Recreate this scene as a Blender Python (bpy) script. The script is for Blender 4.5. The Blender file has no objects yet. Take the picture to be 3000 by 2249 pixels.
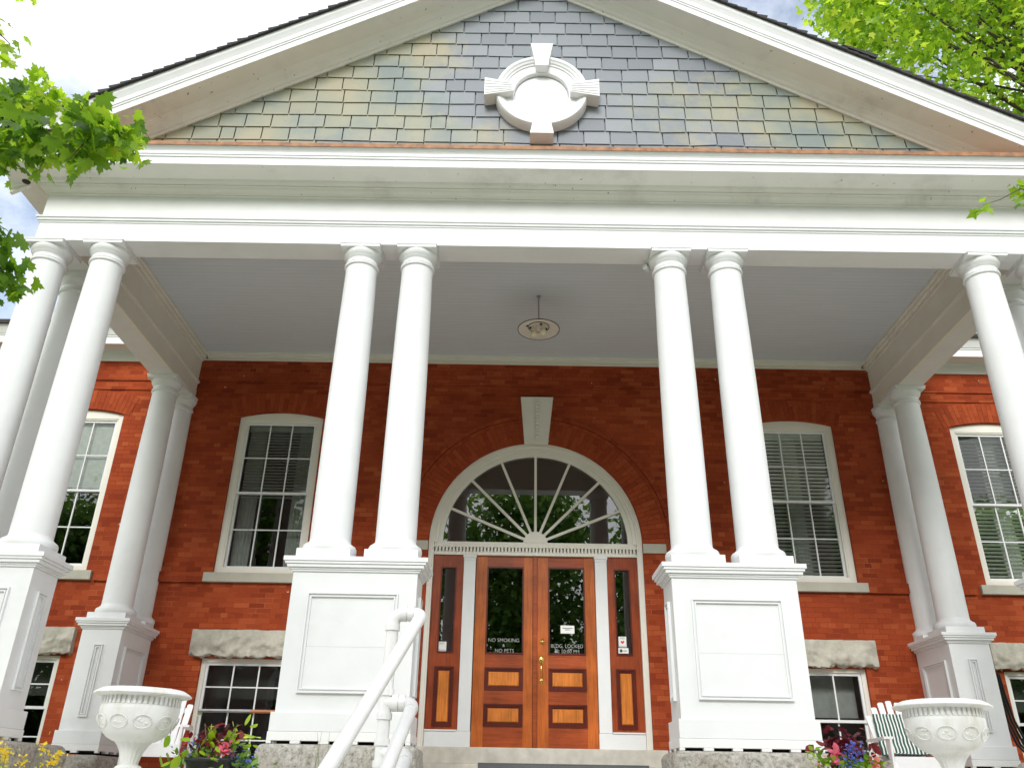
import bpy, math, random
import numpy as np
from mathutils import Vector, Matrix, noise
from mathutils.geometry import tessellate_polygon
random.seed(7)
rng = np.random.default_rng(11)
sc = bpy.context.scene
col = sc.collection
PI = math.pi
R = math.radians

# ------------------------------------------------------------------ camera
W, H = 3000, 2249
CAM = dict(x=-0.3433, y=-12.5217, z=-0.5155, yaw=-0.0052, pitch=0.4582, roll=0.0177, f=2407.27)
def cam_axes():
    y, p, r = CAM['yaw'], CAM['pitch'], CAM['roll']
    f = Vector((math.sin(y)*math.cos(p), math.cos(y)*math.cos(p), math.sin(p)))
    rt = Vector((math.cos(y), -math.sin(y), 0)); up = rt.cross(f)
    return rt*math.cos(r)+up*math.sin(r), up*math.cos(r)-rt*math.sin(r), f
RT, UP, FW = cam_axes()
CP = Vector((CAM['x'], CAM['y'], CAM['z']))
def at(px, py, depth):
    """the world point seen at photo pixel (px, py) at this depth"""
    return CP + (FW + RT*((px-W/2)/CAM['f']) - UP*((py-H/2)/CAM['f']))*depth
cam_d = bpy.data.cameras.new("camera"); cam = bpy.data.objects.new("camera", cam_d); col.objects.link(cam)
cam_d.sensor_width = 36; cam_d.sensor_fit = 'HORIZONTAL'; cam_d.lens = CAM['f']/W*36
cam_d.clip_start = 0.05; cam_d.clip_end = 2000
cam.matrix_world = Matrix((( RT.x, UP.x, -FW.x, CP.x), (RT.y, UP.y, -FW.y, CP.y), (RT.z, UP.z, -FW.z, CP.z), (0,0,0,1)))
sc.camera = cam

# ------------------------------------------------------------------ mesh builder
class MB:
    def __init__(self): self.v=[]; self.f=[]; self.t=[]; self.s=[]; self.m=[]
    def add(self, vs, fs, tint=.5, smooth=False, mi=0):
        o=len(self.v); self.v += [tuple(p) for p in vs]
        for q in fs:
            self.f.append(tuple(o+i for i in q)); self.t.append(tint); self.s.append(smooth); self.m.append(mi)
        return self
    def box(self, x0,x1,y0,y1,z0,z1, tint=.5, mi=0, M=None):
        vs=[Vector((x,y,z)) for z in (z0,z1) for y in (y0,y1) for x in (x0,x1)]
        if M is not None: vs=[M@p for p in vs]
        return self.add(vs, [(0,2,3,1),(4,5,7,6),(0,1,5,4),(2,6,7,3),(0,4,6,2),(1,3,7,5)], tint, False, mi)
    def quad(self, a,b,c,d, tint=.5, mi=0): return self.add([a,b,c,d], [(0,1,2,3)], tint, False, mi)
    def lathe(self, prof, cx=0, cy=0, n=40, a0=0, a1=2*PI, smooth=True, tint=.5, cap=True, mi=0, rfun=None):
        full = abs(a1-a0-2*PI)<1e-6; k = n if full else n+1
        vs=[]
        for r,z in prof:
            for i in range(k):
                a=a0+(a1-a0)*i/n; rr = rfun(r,z,a) if rfun else r
                vs.append((cx+rr*math.cos(a), cy+rr*math.sin(a), z))
        fs=[]
        for j in range(len(prof)-1):
            for i in range(n):
                i2=(i+1)%k
                fs.append((j*k+i, j*k+i2, (j+1)*k+i2, (j+1)*k+i))
        self.add(vs, fs, tint, smooth, mi)
        if cap and full:
            self.add(vs[:k], [tuple(range(k-1,-1,-1))], tint, False, mi); self.add(vs[-k:], [tuple(range(k))], tint, False, mi)
        return self
    def tube(self, pts, rad, n=8, tint=.5, cap=True, mi=0, smooth=True):
        pts=[Vector(p) for p in pts]; m=len(pts)
        rads = rad if isinstance(rad,(list,tuple)) else [rad]*m
        vs=[]; ref=None
        for i,p in enumerate(pts):
            d=(pts[min(i+1,m-1)]-pts[max(i-1,0)]).normalized()
            if ref is None:
                ref = d.cross(Vector((0,0,1)));
                if ref.length<1e-3: ref=d.cross(Vector((1,0,0)))
                ref.normalize()
            ref=(ref-d*ref.dot(d)).normalized(); b=d.cross(ref)
            for k in range(n):
                a=2*PI*k/n; vs.append(p+(ref*math.cos(a)+b*math.sin(a))*rads[i])
        fs=[(j*n+k, j*n+(k+1)%n, (j+1)*n+(k+1)%n, (j+1)*n+k) for j in range(m-1) for k in range(n)]
        self.add(vs, fs, tint, smooth, mi)
        if cap: self.add(vs[:n],[tuple(range(n-1,-1,-1))],tint,False,mi); self.add(vs[-n:],[tuple(range(n))],tint,False,mi)
        return self
    def poly(self, pts, y0, y1, tint=.5, mi=0, back=True):
        """extrude a polygon of (x,z) points from y0 (front) to y1"""
        n=len(pts); tri=tessellate_polygon([[Vector((x,z,0)) for x,z in pts]])
        fr=[(x,y0,z) for x,z in pts]; bk=[(x,y1,z) for x,z in pts]
        self.add(fr,[tuple(t) for t in tri],tint,False,mi)
        if back: self.add(bk,[tuple(t) for t in tri],tint,False,mi)
        self.add(fr+bk,[(i,(i+1)%n,n+(i+1)%n,n+i) for i in range(n)],tint,False,mi)
        return self
    def sweep(self, path, prof, closed=False, tint=.5, mi=0, smooth=False):
        """path: list of (fn offset,z -> point); prof list of (o,z)"""
        vs=[]; k=len(prof)
        for fn in path: vs += [fn(o,z) for o,z in prof]
        m=len(path); fs=[]
        for j in range(m if closed else m-1):
            j2=(j+1)%m
            for i in range(k-1): fs.append((j*k+i, j2*k+i, j2*k+i+1, j*k+i+1))
        return self.add(vs,fs,tint,smooth,mi)
    def build(self, name, mats, parent=None, loc=(0,0,0), bevel=0, recalc=True):
        me=bpy.data.meshes.new(name); me.from_pydata([tuple(p) for p in self.v],[],self.f)
        if not isinstance(mats,(list,tuple)): mats=[mats]
        for m in mats: me.materials.append(m)
        me.polygons.foreach_set('use_smooth', self.s); me.polygons.foreach_set('material_index', self.m)
        at_=me.color_attributes.new('tint','FLOAT_COLOR','CORNER')
        c=np.empty((len(me.loops),4),np.float32); c[:,3]=1
        ls=np.repeat(np.array(self.t,np.float32),[len(q) for q in self.f]); c[:,0]=c[:,1]=c[:,2]=ls
        at_.data.foreach_set('color', c.ravel()); me.update()
        if recalc:
            import bmesh
            bm=bmesh.new(); bm.from_mesh(me); bmesh.ops.recalc_face_normals(bm,faces=bm.faces); bm.to_mesh(me); bm.free()
        o=bpy.data.objects.new(name,me); col.objects.link(o); o.location=loc
        if parent is not None: o.parent=parent
        if bevel:
            b=o.modifiers.new('bevel','BEVEL'); b.width=bevel; b.segments=2; b.limit_method='ANGLE'; b.angle_limit=R(40)
        return o
def tag(o, label=None, cat=None, group=None, kind=None):
    if label: o['label']=label
    if cat: o['category']=cat
    if group: o['group']=group
    if kind: o['kind']=kind
    return o
def empty(name, loc=(0,0,0)):
    o=bpy.data.objects.new(name,None); col.objects.link(o); o.location=loc; o.empty_display_size=.2; return o
def copy_tree(o, parent=None):
    c=o.copy(); col.objects.link(c)
    if parent is not None: c.parent=parent
    for ch in list(o.children): copy_tree(ch,c)
    return c
def rough_block(mb, c, h, r, amp, seed, n=14, keep=None, freq=3.0, tint=.5):
    """rounded block with a rock-face surface. c centre, h half sizes, r edge radius"""
    c=Vector(c); h=Vector(h)
    for ax in range(3):
        for sg in (-1,1):
            a,b=[i for i in range(3) if i!=ax]
            na=max(2,int(n*h[a]/max(h)));nb=max(2,int(n*h[b]/max(h)));vs=[]
            for i in range(na+1):
                for j in range(nb+1):
                    p=Vector((0,0,0)); p[ax]=sg*h[ax]; p[a]=h[a]*(2*i/na-1); p[b]=h[b]*(2*j/nb-1)
                    q=Vector([max(-h[k]+r,min(h[k]-r,p[k])) for k in range(3)])
                    d=p-q; d=d.normalized() if d.length>0 else Vector((0,0,0)); p=q+d*r
                    w=c+p
                    k=keep(p) if keep else 1
                    if k>0:
                        nz=noise.noise(w*freq+Vector((seed,0,0)))*.6+noise.noise(w*freq*2.7+Vector((0,seed,0)))*.3+noise.noise(w*freq*6+Vector((0,seed,3)))*.2
                        w=w+d*(amp*k*nz)
                    vs.append(w)
            fs=[(i*(nb+1)+j,(i+1)*(nb+1)+j,(i+1)*(nb+1)+j+1,i*(nb+1)+j+1) for i in range(na) for j in range(nb)]
            mb.add(vs,fs,tint,True)
    return mb

# ------------------------------------------------------------------ materials
def new_mat(name):
    m=bpy.data.materials.new(name); m.use_nodes=True; nt=m.node_tree; nt.nodes.clear()
    o=nt.nodes.new('ShaderNodeOutputMaterial'); p=nt.nodes.new('ShaderNodeBsdfPrincipled'); nt.links.new(p.outputs[0],o.inputs[0])
    return m,nt,p,o
def N(nt,t,**kw):
    n=nt.nodes.new(t)
    for k,v in kw.items():
        if k.startswith('i_'):
            n.inputs[k[2:].replace('_',' ')].default_value=v
        else: setattr(n,k,v)
    return n
def L(nt,a,b): nt.links.new(a,b)
def ramp(nt,fac,stops,interp='LINEAR'):
    n=nt.nodes.new('ShaderNodeValToRGB'); n.color_ramp.interpolation=interp
    e=n.color_ramp.elements
    while len(e)<len(stops): e.new(.5)
    for i,(p,c) in enumerate(stops):
        e[i].position=p; e[i].color=(*c,1) if len(c)==3 else c
    L(nt,fac,n.inputs[0]); return n.outputs[0]
def mixc(nt,fac,a,b,mode='MIX'):
    n=nt.nodes.new('ShaderNodeMix'); n.data_type='RGBA'; n.blend_type=mode
    for s,v in ((0,fac),(6,a),(7,b)):
        if isinstance(v,(int,float)): n.inputs[s].default_value=v
        elif isinstance(v,tuple): n.inputs[s].default_value=(*v,1)
        else: L(nt,v,n.inputs[s])
    return n.outputs[2]
def pos(nt,scale=(1,1,1)):
    g=nt.nodes.new('ShaderNodeNewGeometry'); m=nt.nodes.new('ShaderNodeMapping'); m.inputs['Scale'].default_value=scale
    L(nt,g.outputs['Position'],m.inputs[0]); return m.outputs[0]
def nz(nt,vec,scale,detail=4,rough=.55):
    n=nt.nodes.new('ShaderNodeTexNoise'); n.inputs['Scale'].default_value=scale; n.inputs['Detail'].default_value=detail; n.inputs['Roughness'].default_value=rough
    L(nt,vec,n.inputs['Vector']); return n.outputs['Fac']
def bump(nt,p,h,strength=.3,dist=.01):
    b=nt.nodes.new('ShaderNodeBump'); b.inputs['Strength'].default_value=strength; b.inputs['Distance'].default_value=dist
    L(nt,h,b.inputs['Height']); L(nt,b.outputs[0],p.inputs['Normal'])
def tint(nt):
    a=nt.nodes.new('ShaderNodeAttribute'); a.attribute_name='tint'; return a.outputs['Fac']
def paint(name, c=(.765,.775,.78), stain=(.42,.40,.35), amount=.25, lo=.58, hi=.78, rough=.45, scale=1.6, stretch=(1,1,1), bmp=.12, specks=False):
    m,nt,p,o=new_mat(name)
    v=pos(nt,stretch); n=nz(nt,v,scale,6,.65); n2=nz(nt,pos(nt),9,4,.6)
    k=ramp(nt,n,[(lo,(0,0,0)),(hi,(1,1,1))]); k2=ramp(nt,n2,[(.35,(.55,.55,.55)),(.7,(1,1,1))])
    kk=mixc(nt,1.0,k,k2,'MULTIPLY'); kk=mixc(nt,1.0,kk,(amount,)*3,'MULTIPLY')
    cc=mixc(nt,kk,c,stain)
    if specks:
        sk=ramp(nt,nz(nt,pos(nt),21,1,.4),[(.765,(0,0,0)),(.78,(1,1,1))]); cc=mixc(nt,sk,cc,(.07,.06,.045))
    f=nz(nt,pos(nt),3.3,3,.5); cc=mixc(nt,.35,cc,ramp(nt,f,[(.3,tuple(x*.9 for x in c)),(.7,tuple(min(1,x*1.05) for x in c))]))
    L(nt,cc,p.inputs['Base Color']); p.inputs['Roughness'].default_value=rough; p.inputs['Specular IOR Level'].default_value=.3
    bump(nt,p,nz(nt,pos(nt),38,5,.7),bmp,.004)
    return m
M={}
M['white']=paint('white_paint',stain=(.36,.36,.33),amount=.35)
M['white_col']=paint('column_paint',c=(.775,.785,.79),amount=.38,stain=(.36,.36,.32),scale=1.5,stretch=(1,1,.25),rough=.6,bmp=.3)
M['soffit']=paint('soffit_paint',c=(.79,.775,.73),stain=(.22,.2,.17),amount=.6,lo=.54,hi=.72,scale=1.1,rough=.6,specks=True)
M['frieze']=paint('frieze_paint',c=(.79,.795,.79),stain=(.45,.45,.39),amount=.3,lo=.45,hi=.8,scale=.5,stretch=(.6,1,1.5))
M['cream']=paint('cream_paint',c=(.79,.765,.69),amount=.2)
M['plaster']=paint('textured_paint',c=(.82,.82,.81),amount=.1,bmp=1.0)
M['stonecap']=paint('dressed_stone',c=(.47,.45,.38),stain=(.25,.24,.2),amount=.6,lo=.4,hi=.7,scale=4,rough=.85)
def brick_mats():
    stops=[(0,(.25,.042,.016)),(.25,(.315,.056,.020)),(.6,(.345,.064,.0225)),(.85,(.375,.074,.026)),(1,(.43,.10,.036))]
    # wall: brick pattern laid in the plane of the wall
    m,nt,p,o=new_mat('red_brick')
    g=nt.nodes.new('ShaderNodeNewGeometry'); s=nt.nodes.new('ShaderNodeSeparateXYZ'); L(nt,g.outputs['Position'],s.inputs[0])
    ad=N(nt,'ShaderNodeMath',operation='ADD'); L(nt,s.outputs['X'],ad.inputs[0]); L(nt,s.outputs['Y'],ad.inputs[1])
    zz=N(nt,'ShaderNodeMath',operation='ADD'); L(nt,s.outputs['Z'],zz.inputs[0]); zz.inputs[1].default_value=20.03
    wob=nz(nt,pos(nt),1.7,3); wo=N(nt,'ShaderNodeMath',operation='MULTIPLY_ADD'); L(nt,wob,wo.inputs[0]); wo.inputs[1].default_value=.012; L(nt,zz.outputs[0],wo.inputs[2])
    c=nt.nodes.new('ShaderNodeCombineXYZ'); L(nt,ad.outputs[0],c.inputs[0]); L(nt,wo.outputs[0],c.inputs[1])
    b=nt.nodes.new('ShaderNodeTexBrick'); L(nt,c.outputs[0],b.inputs['Vector'])
    b.inputs['Scale'].default_value=1; b.inputs['Brick Width'].default_value=.232; b.inputs['Row Height'].default_value=.0755
    b.inputs['Mortar Size'].default_value=.0035; b.inputs['Mortar Smooth'].default_value=.3; b.inputs['Bias'].default_value=0
    b.inputs['Color1'].default_value=(0,0,0,1); b.inputs['Color2'].default_value=(1,1,1,1); b.inputs['Mortar'].default_value=(.5,.5,.5,1)
    b.offset=.5; b.squash=.5; b.squash_frequency=6
    r=ramp(nt,b.outputs['Color'],stops)
    big=nz(nt,pos(nt),.55,4); r=mixc(nt,1,r,ramp(nt,big,[(.3,(.72,.7,.7)),(.7,(1.18,1.15,1.1))]),'MULTIPLY')
    fine=nz(nt,pos(nt),55,4); r=mixc(nt,1,r,ramp(nt,fine,[(.3,(.82,.82,.82)),(.7,(1.12,1.12,1.12))]),'MULTIPLY')
    mort=ramp(nt,nz(nt,pos(nt),1.3,3),[(.45,(.20,.03,.012)),(.6,(.36,.08,.035)),(.75,(.5,.2,.11))])
    r=mixc(nt,b.outputs['Fac'],r,mort)
    spl=ramp(nt,nz(nt,pos(nt),13,2,.4),[(.775,(0,0,0)),(.79,(1,1,1))]); r=mixc(nt,spl,r,(.6,.5,.42))
    L(nt,r,p.inputs['Base Color']); p.inputs['Roughness'].default_value=.9; p.inputs['Specular IOR Level'].default_value=.12
    inv=N(nt,'ShaderNodeMath',operation='MULTIPLY_ADD'); L(nt,b.outputs['Fac'],inv.inputs[0]); inv.inputs[1].default_value=-1; L(nt,b.outputs['Color'],inv.inputs[2])
    bump(nt,p,inv.outputs[0],.35,.004)
    M['brick']=m
    m,nt,p,o=new_mat('red_brick_unit')
    r=ramp(nt,tint(nt),stops); fine=nz(nt,pos(nt),55,4); r=mixc(nt,1,r,ramp(nt,fine,[(.3,(.82,.82,.82)),(.7,(1.12,1.12,1.12))]),'MULTIPLY')
    L(nt,r,p.inputs['Base Color']); p.inputs['Roughness'].default_value=.9; p.inputs['Specular IOR Level'].default_value=.12; bump(nt,p,fine,.3,.004)
    M['brick_unit']=m
brick_mats()
def simple(name,c,rough=.5,metal=0,vary=.12,scale=12,bmp=0,stretch=(1,1,1)):
    m,nt,p,o=new_mat(name); n=nz(nt,pos(nt,stretch),scale,4)
    r=ramp(nt,n,[(.25,tuple(x*(1-vary) for x in c)),(.75,tuple(min(1,x*(1+vary)) for x in c))]); L(nt,r,p.inputs['Base Color'])
    p.inputs['Roughness'].default_value=rough; p.inputs['Metallic'].default_value=metal
    if bmp: bump(nt,p,n,bmp,.01)
    return m
def wood(name,c,along='z',rough=.32):
    m,nt,p,o=new_mat(name); st=(22,22,1.3) if along=='z' else (1.3,22,22)
    n=nz(nt,pos(nt,st),2.2,6,.6); n2=nz(nt,pos(nt),2.2,3)
    r=ramp(nt,n,[(.25,tuple(x*.62 for x in c)),(.5,c),(.8,tuple(min(1,x*1.3) for x in c))])
    r=mixc(nt,1,r,ramp(nt,n2,[(.3,(.7,.66,.6)),(.7,(1.2,1.2,1.2))]),'MULTIPLY')
    L(nt,r,p.inputs['Base Color']); p.inputs['Roughness'].default_value=rough; p.inputs['Specular IOR Level'].default_value=.3; p.inputs['Coat Weight'].default_value=.08; p.inputs['Coat Roughness'].default_value=.25
    return m
M['wood_stile']=wood('orange_wood',(.47,.118,.021)); M['wood_rail']=wood('red_wood',(.33,.065,.017),'x'); M['wood_dark']=wood('dark_wood',(.11,.015,.008))
M['wood_panel']=wood('amber_wood',(.64,.205,.036)); M['wood_side']=wood('mahogany_wood',(.30,.055,.014))
M['brass']=simple('brass',(.75,.5,.14),.22,1,.1)
M['copper']=simple('weathered_copper',(.31,.14,.06),.6,.0,.55,9)
M['shingle']=simple('roof_shingle',(.035,.033,.034),.85,0,.4,25,.5)
M['ceiling']=None
def ceiling_mat():
    m,nt,p,o=new_mat('porch_ceiling_paint'); v=pos(nt)
    w=nt.nodes.new('ShaderNodeTexWave'); w.wave_type='BANDS'; w.bands_direction='Y'; w.inputs['Scale'].default_value=3.6; w.inputs['Distortion'].default_value=.15; L(nt,v,w.inputs[0])
    st=nz(nt,pos(nt,(.7,9,1)),2.4,4); c=ramp(nt,st,[(.3,(.62,.675,.72)),(.7,(.67,.72,.76))])
    g=ramp(nt,w.outputs['Fac'],[(0,(.86,.86,.86)),(.05,(1,1,1))]); c=mixc(nt,1,c,g,'MULTIPLY')
    L(nt,c,p.inputs['Base Color']); p.inputs['Roughness'].default_value=.6; M['ceiling']=m
ceiling_mat()
def slate_mat():
    m,nt,p,o=new_mat('gable_slate'); t=tint(nt)
    b=ramp(nt,t,[(0,(.17,.19,.215)),(.5,(.21,.23,.255)),(1,(.25,.27,.295))])
    v=pos(nt); a=nz(nt,pos(nt,(.5,1,.9)),.75,3); d=nz(nt,v,6,5,.7)
    s=N(nt,'ShaderNodeMath',operation='MULTIPLY_ADD'); L(nt,t,s.inputs[0]); s.inputs[1].default_value=.05; L(nt,a,s.inputs[2])
    s2=N(nt,'ShaderNodeMath',operation='MULTIPLY_ADD'); L(nt,d,s2.inputs[0]); s2.inputs[1].default_value=.34; L(nt,s.outputs[0],s2.inputs[2])
    x=nt.nodes.new('ShaderNodeSeparateXYZ'); L(nt,v,x.inputs[0]); ax=N(nt,'ShaderNodeMath',operation='ABSOLUTE'); L(nt,x.outputs[0],ax.inputs[0])
    s3=N(nt,'ShaderNodeMath',operation='MULTIPLY_ADD'); L(nt,ax.outputs[0],s3.inputs[0]); s3.inputs[1].default_value=.075; L(nt,s2.outputs[0],s3.inputs[2])
    k=ramp(nt,s3.outputs[0],[(.775,(0,0,0)),(.90,(.8,.8,.8))])
    y=ramp(nt,nz(nt,v,1.1,3),[(.36,(.18,.225,.205)),(.5,(.29,.295,.20)),(.64,(.37,.33,.20))])
    c=mixc(nt,k,b,y)
    sp=ramp(nt,nz(nt,v,17,4,.7),[(.62,(0,0,0)),(.75,(.5,.5,.5))]); c=mixc(nt,sp,c,(.08,.085,.09))
    L(nt,c,p.inputs['Base Color']); p.inputs['Roughness'].default_value=.5; bump(nt,p,nz(nt,pos(nt,(1,1,3)),9,5,.65),.2,.006); M['slate']=m
slate_mat()
def granite():
    m,nt,p,o=new_mat('rough_granite'); v=pos(nt)
    c=ramp(nt,nz(nt,v,26,5,.75),[(.3,(.10,.095,.085)),(.46,(.36,.34,.30)),(.62,(.52,.50,.46))])
    c=mixc(nt,ramp(nt,nz(nt,v,1.6,4),[(.45,(0,0,0)),(.7,(.55,.55,.55))]),c,(.22,.17,.11))
    L(nt,c,p.inputs['Base Color']); p.inputs['Roughness'].default_value=.9; bump(nt,p,nz(nt,v,18,6,.75),.8,.02); M['granite']=m
    m,nt,p,o=new_mat('lintel_stone'); 
    c=ramp(nt,nz(nt,v,5,6,.7),[(.3,(.24,.225,.19)),(.7,(.44,.42,.37))]) if False else None
    v=pos(nt); c=ramp(nt,nz(nt,v,5,6,.7),[(.3,(.34,.32,.265)),(.7,(.58,.55,.47))])
    L(nt,c,p.inputs['Base Color']); p.inputs['Roughness'].default_value=.9; bump(nt,p,nz(nt,v,22,6,.7),.6,.015); M['lintel']=m
granite()
def glass(name,tintc=(.88,.92,.89),ior=1.7):
    m=bpy.data.materials.new(name); m.use_nodes=True; nt=m.node_tree; nt.nodes.clear()
    o=nt.nodes.new('ShaderNodeOutputMaterial'); f=nt.nodes.new('ShaderNodeFresnel'); f.inputs[0].default_value=ior
    t=nt.nodes.new('ShaderNodeBsdfTransparent'); t.inputs[0].default_value=(*tintc,1); g=nt.nodes.new('ShaderNodeBsdfGlossy'); g.inputs['Roughness'].default_value=.006
    b=nt.nodes.new('ShaderNodeBump'); b.inputs['Strength'].default_value=.02; b.inputs['Distance'].default_value=.02; L(nt,nz(nt,pos(nt),1.6,1),b.inputs['Height']); L(nt,b.outputs[0],g.inputs['Normal'])
    x=nt.nodes.new('ShaderNodeMixShader'); L(nt,f.outputs[0],x.inputs[0]); L(nt,t.outputs[0],x.inputs[1]); L(nt,g.outputs[0],x.inputs[2]); L(nt,x.outputs[0],o.inputs[0]); return m
M['glass']=glass('window_glass'); M['fanglass']=glass('fanlight_glass',(.5,.55,.52),2.5); M['doorglass']=glass('door_glass',(.35,.4,.36),2.5)
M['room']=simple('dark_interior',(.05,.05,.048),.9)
M['blind']=simple('blind_slats',(.74,.76,.72),.5); M['curtain']=simple('curtain_cloth',(.45,.46,.45),.9)
M['black']=simple('black_plastic',(.012,.012,.012),.45); M['slotshade']=simple('painted_slot_shade',(.01,.009,.008),.9)
M['sticker']=simple('sticker_paper',(.8,.8,.78),.5,0,.02); M['ink']=simple('dark_ink',(.05,.05,.06),.6); M['red']=simple('red_ink',(.65,.03,.03),.5); M['letter']=simple('etched_letters',(.42,.44,.42),.7)
M['pvc']=simple('white_pipe_paint',(.82,.82,.82),.28,0,.03)
M['urn']=paint('urn_paint',c=(.8,.805,.79),stain=(.42,.37,.25),amount=.75,lo=.47,hi=.68,scale=6,rough=.5,bmp=.5,stretch=(1,1,.35))
M['chair']=simple('white_plastic',(.82,.82,.83),.4,0,.03)
M['paving']=simple('pale_paving',(.66,.64,.59),.9,0,.15,3,.3); M['concrete']=simple('pale_concrete',(.58,.55,.48),.9,0,.18,6,.3); M['mat']=simple('grey_rubber',(.11,.115,.12),.85,0,.25,60,.4)
M['bark']=simple('tree_bark',(.10,.075,.055),.9,0,.45,14,.8,(1,1,.25)); M['twig']=simple('twig_bark',(.07,.045,.03),.8)
M['stem']=simple('green_stem',(.14,.2,.05),.6); M['broom']=simple('orange_pole',(.5,.17,.05),.4)
M['enamel']=simple('cream_enamel',(.72,.68,.6),.3,0,.06); M['iron']=simple('black_iron',(.02,.018,.017),.5); M['bulb']=simple('frosted_bulb',(.78,.72,.55),.3,0,.03)
M['chrome']=simple('metal_pipe',(.4,.4,.4),.3,1); M['pole']=M['chrome']
def leafmat(name,stops,trans=.5,sat=1):
    m=bpy.data.materials.new(name); m.use_nodes=True; nt=m.node_tree; nt.nodes.clear()
    o=nt.nodes.new('ShaderNodeOutputMaterial'); d=nt.nodes.new('ShaderNodeBsdfPrincipled'); t=nt.nodes.new('ShaderNodeBsdfTranslucent'); x=nt.nodes.new('ShaderNodeMixShader')
    c=ramp(nt,tint(nt),stops); L(nt,c,d.inputs['Base Color']); d.inputs['Roughness'].default_value=.45
    h=nt.nodes.new('ShaderNodeHueSaturation'); h.inputs['Value'].default_value=2.0; h.inputs['Hue'].default_value=.485; L(nt,c,h.inputs['Color']); L(nt,h.outputs[0],t.inputs[0])
    x.inputs[0].default_value=trans; L(nt,d.outputs[0],x.inputs[1]); L(nt,t.outputs[0],x.inputs[2]); L(nt,x.outputs[0],o.inputs[0]); return m
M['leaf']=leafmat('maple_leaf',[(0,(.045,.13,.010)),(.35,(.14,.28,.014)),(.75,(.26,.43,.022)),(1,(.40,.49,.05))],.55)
M['leaf_far']=leafmat('far_leaf',[(0,(.03,.085,.015)),(.5,(.085,.185,.03)),(1,(.20,.35,.06))],.45)
M['coleus']=leafmat('coleus_leaf',[(0,(.04,.004,.008)),(.6,(.13,.012,.016)),(1,(.25,.03,.02))],.3)
def flower(name,c): return leafmat(name,[(0,tuple(x*.7 for x in c)),(1,c)],.3)
M['pink']=flower('pink_petal',(.75,.16,.22)); M['blue']=flower('blue_petal',(.13,.17,.62)); M['redf']=flower('red_petal',(.55,.02,.06)); M['yellow']=flower('yellow_petal',(.75,.6,.02)); M['salmon']=flower('salmon_petal',(.8,.3,.2))
def towel_mat():
    m,nt,p,o=new_mat('striped_cloth'); u=nt.nodes.new('ShaderNodeUVMap'); s=nt.nodes.new('ShaderNodeSeparateXYZ'); L(nt,u.outputs[0],s.inputs[0])
    a=N(nt,'ShaderNodeMath',operation='MULTIPLY'); L(nt,s.outputs[0],a.inputs[0]); a.inputs[1].default_value=13.0
    f=N(nt,'ShaderNodeMath',operation='FRACT'); L(nt,a.outputs[0],f.inputs[0])
    c=ramp(nt,f.outputs[0],[(0,(.03,.095,.075)),(.58,(.78,.78,.76))],'CONSTANT'); L(nt,c,p.inputs['Base Color']); p.inputs['Roughness'].default_value=.9; return m
M['towel']=towel_mat()
def ground_mat():
    m,nt,p,o=new_mat('lawn'); n=nz(nt,pos(nt),3,8,.75); c=ramp(nt,n,[(.3,(.07,.11,.03)),(.7,(.19,.25,.08))]); L(nt,c,p.inputs['Base Color']); p.inputs['Roughness'].default_value=.95; bump(nt,p,nz(nt,pos(nt),40,6,.8),1,.05); M['ground']=m
ground_mat()

# ------------------------------------------------------------------ the building
XB=-0.035; D=4.283
X1,X2,X3,X4,XR=1.508,2.176,5.238,5.945,5.885
FY=-4.47           # outer face of the front entablature
HX=6.085           # outer face of the side entablatures (from XB)
B=empty('brick_building',(0,0,-.5)); B.location=(0,0,0)
tag(B,'red brick hall with a white columned portico, slate gable and double wooden doors','building')

def arc(cx,cz,r,a0,a1,n): return [(cx+r*math.cos(a0+(a1-a0)*i/n), cz+r*math.sin(a0+(a1-a0)*i/n)) for i in range(n+1)]
def seg_top(x0,x1,zs,zc,n=10):
    """points of a flat arch from right to left"""
    w=(x1-x0)/2; h=zc-zs; r=(w*w+h*h)/(2*h); c=((x0+x1)/2, zc-r); a=math.asin(w/r)
    return [(c[0]+r*math.sin(a-2*a*i/n), c[1]+r*math.cos(a-2*a*i/n)) for i in range(n+1)]
WZ0,WZS,WZC=2.385,4.985,5.075
WX=[(-8.24,-6.86),(-4.925,-3.535),(3.53,4.915),(6.85,8.23)]
BX=[(-8.28,-6.925),(-4.87,-3.545),(3.5,4.81),(6.80,8.15)]
BZ0,BZ1=-.42,1.14
holes=[]
door_hole=[(-1.66,-.02)]+[(1.66,-.02),(1.66,2.93)]+arc(0,2.93,1.66,0,PI,28)[1:]
holes.append(door_hole)
for x0,x1 in WX: holes.append([(x0,WZ0),(x1,WZ0)]+seg_top(x0,x1,WZS,WZC))
for x0,x1 in BX: holes.append([(x0,BZ0),(x1,BZ0),(x1,BZ1),(x0,BZ1)])
outer=[(-16,-2.3),(16,-2.3),(16,6.3),(-16,6.3)]
loops=[outer]+holes; flat=[q for l in loops for q in l]
tri=tessellate_polygon([[Vector((x,z,0)) for x,z in l] for l in loops])
mb=MB(); mb.add([(x,0,z) for x,z in flat],[tuple(t) for t in tri])
for h in holes:
    n=len(h); mb.add([(x,0,z) for x,z in h]+[(x,.26,z) for x,z in h],[(i,(i+1)%n,n+(i+1)%n,n+i) for i in range(n)])
for s in (-16,16): mb.quad((s,0,-2.3),(s,12,-2.3),(s,12,6.3),(s,0,6.3))
mb.quad((-16,12,-2.3),(16,12,-2.3),(16,12,6.3),(-16,12,6.3))
mb.build('wall',M['brick'],B,recalc=False)
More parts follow.
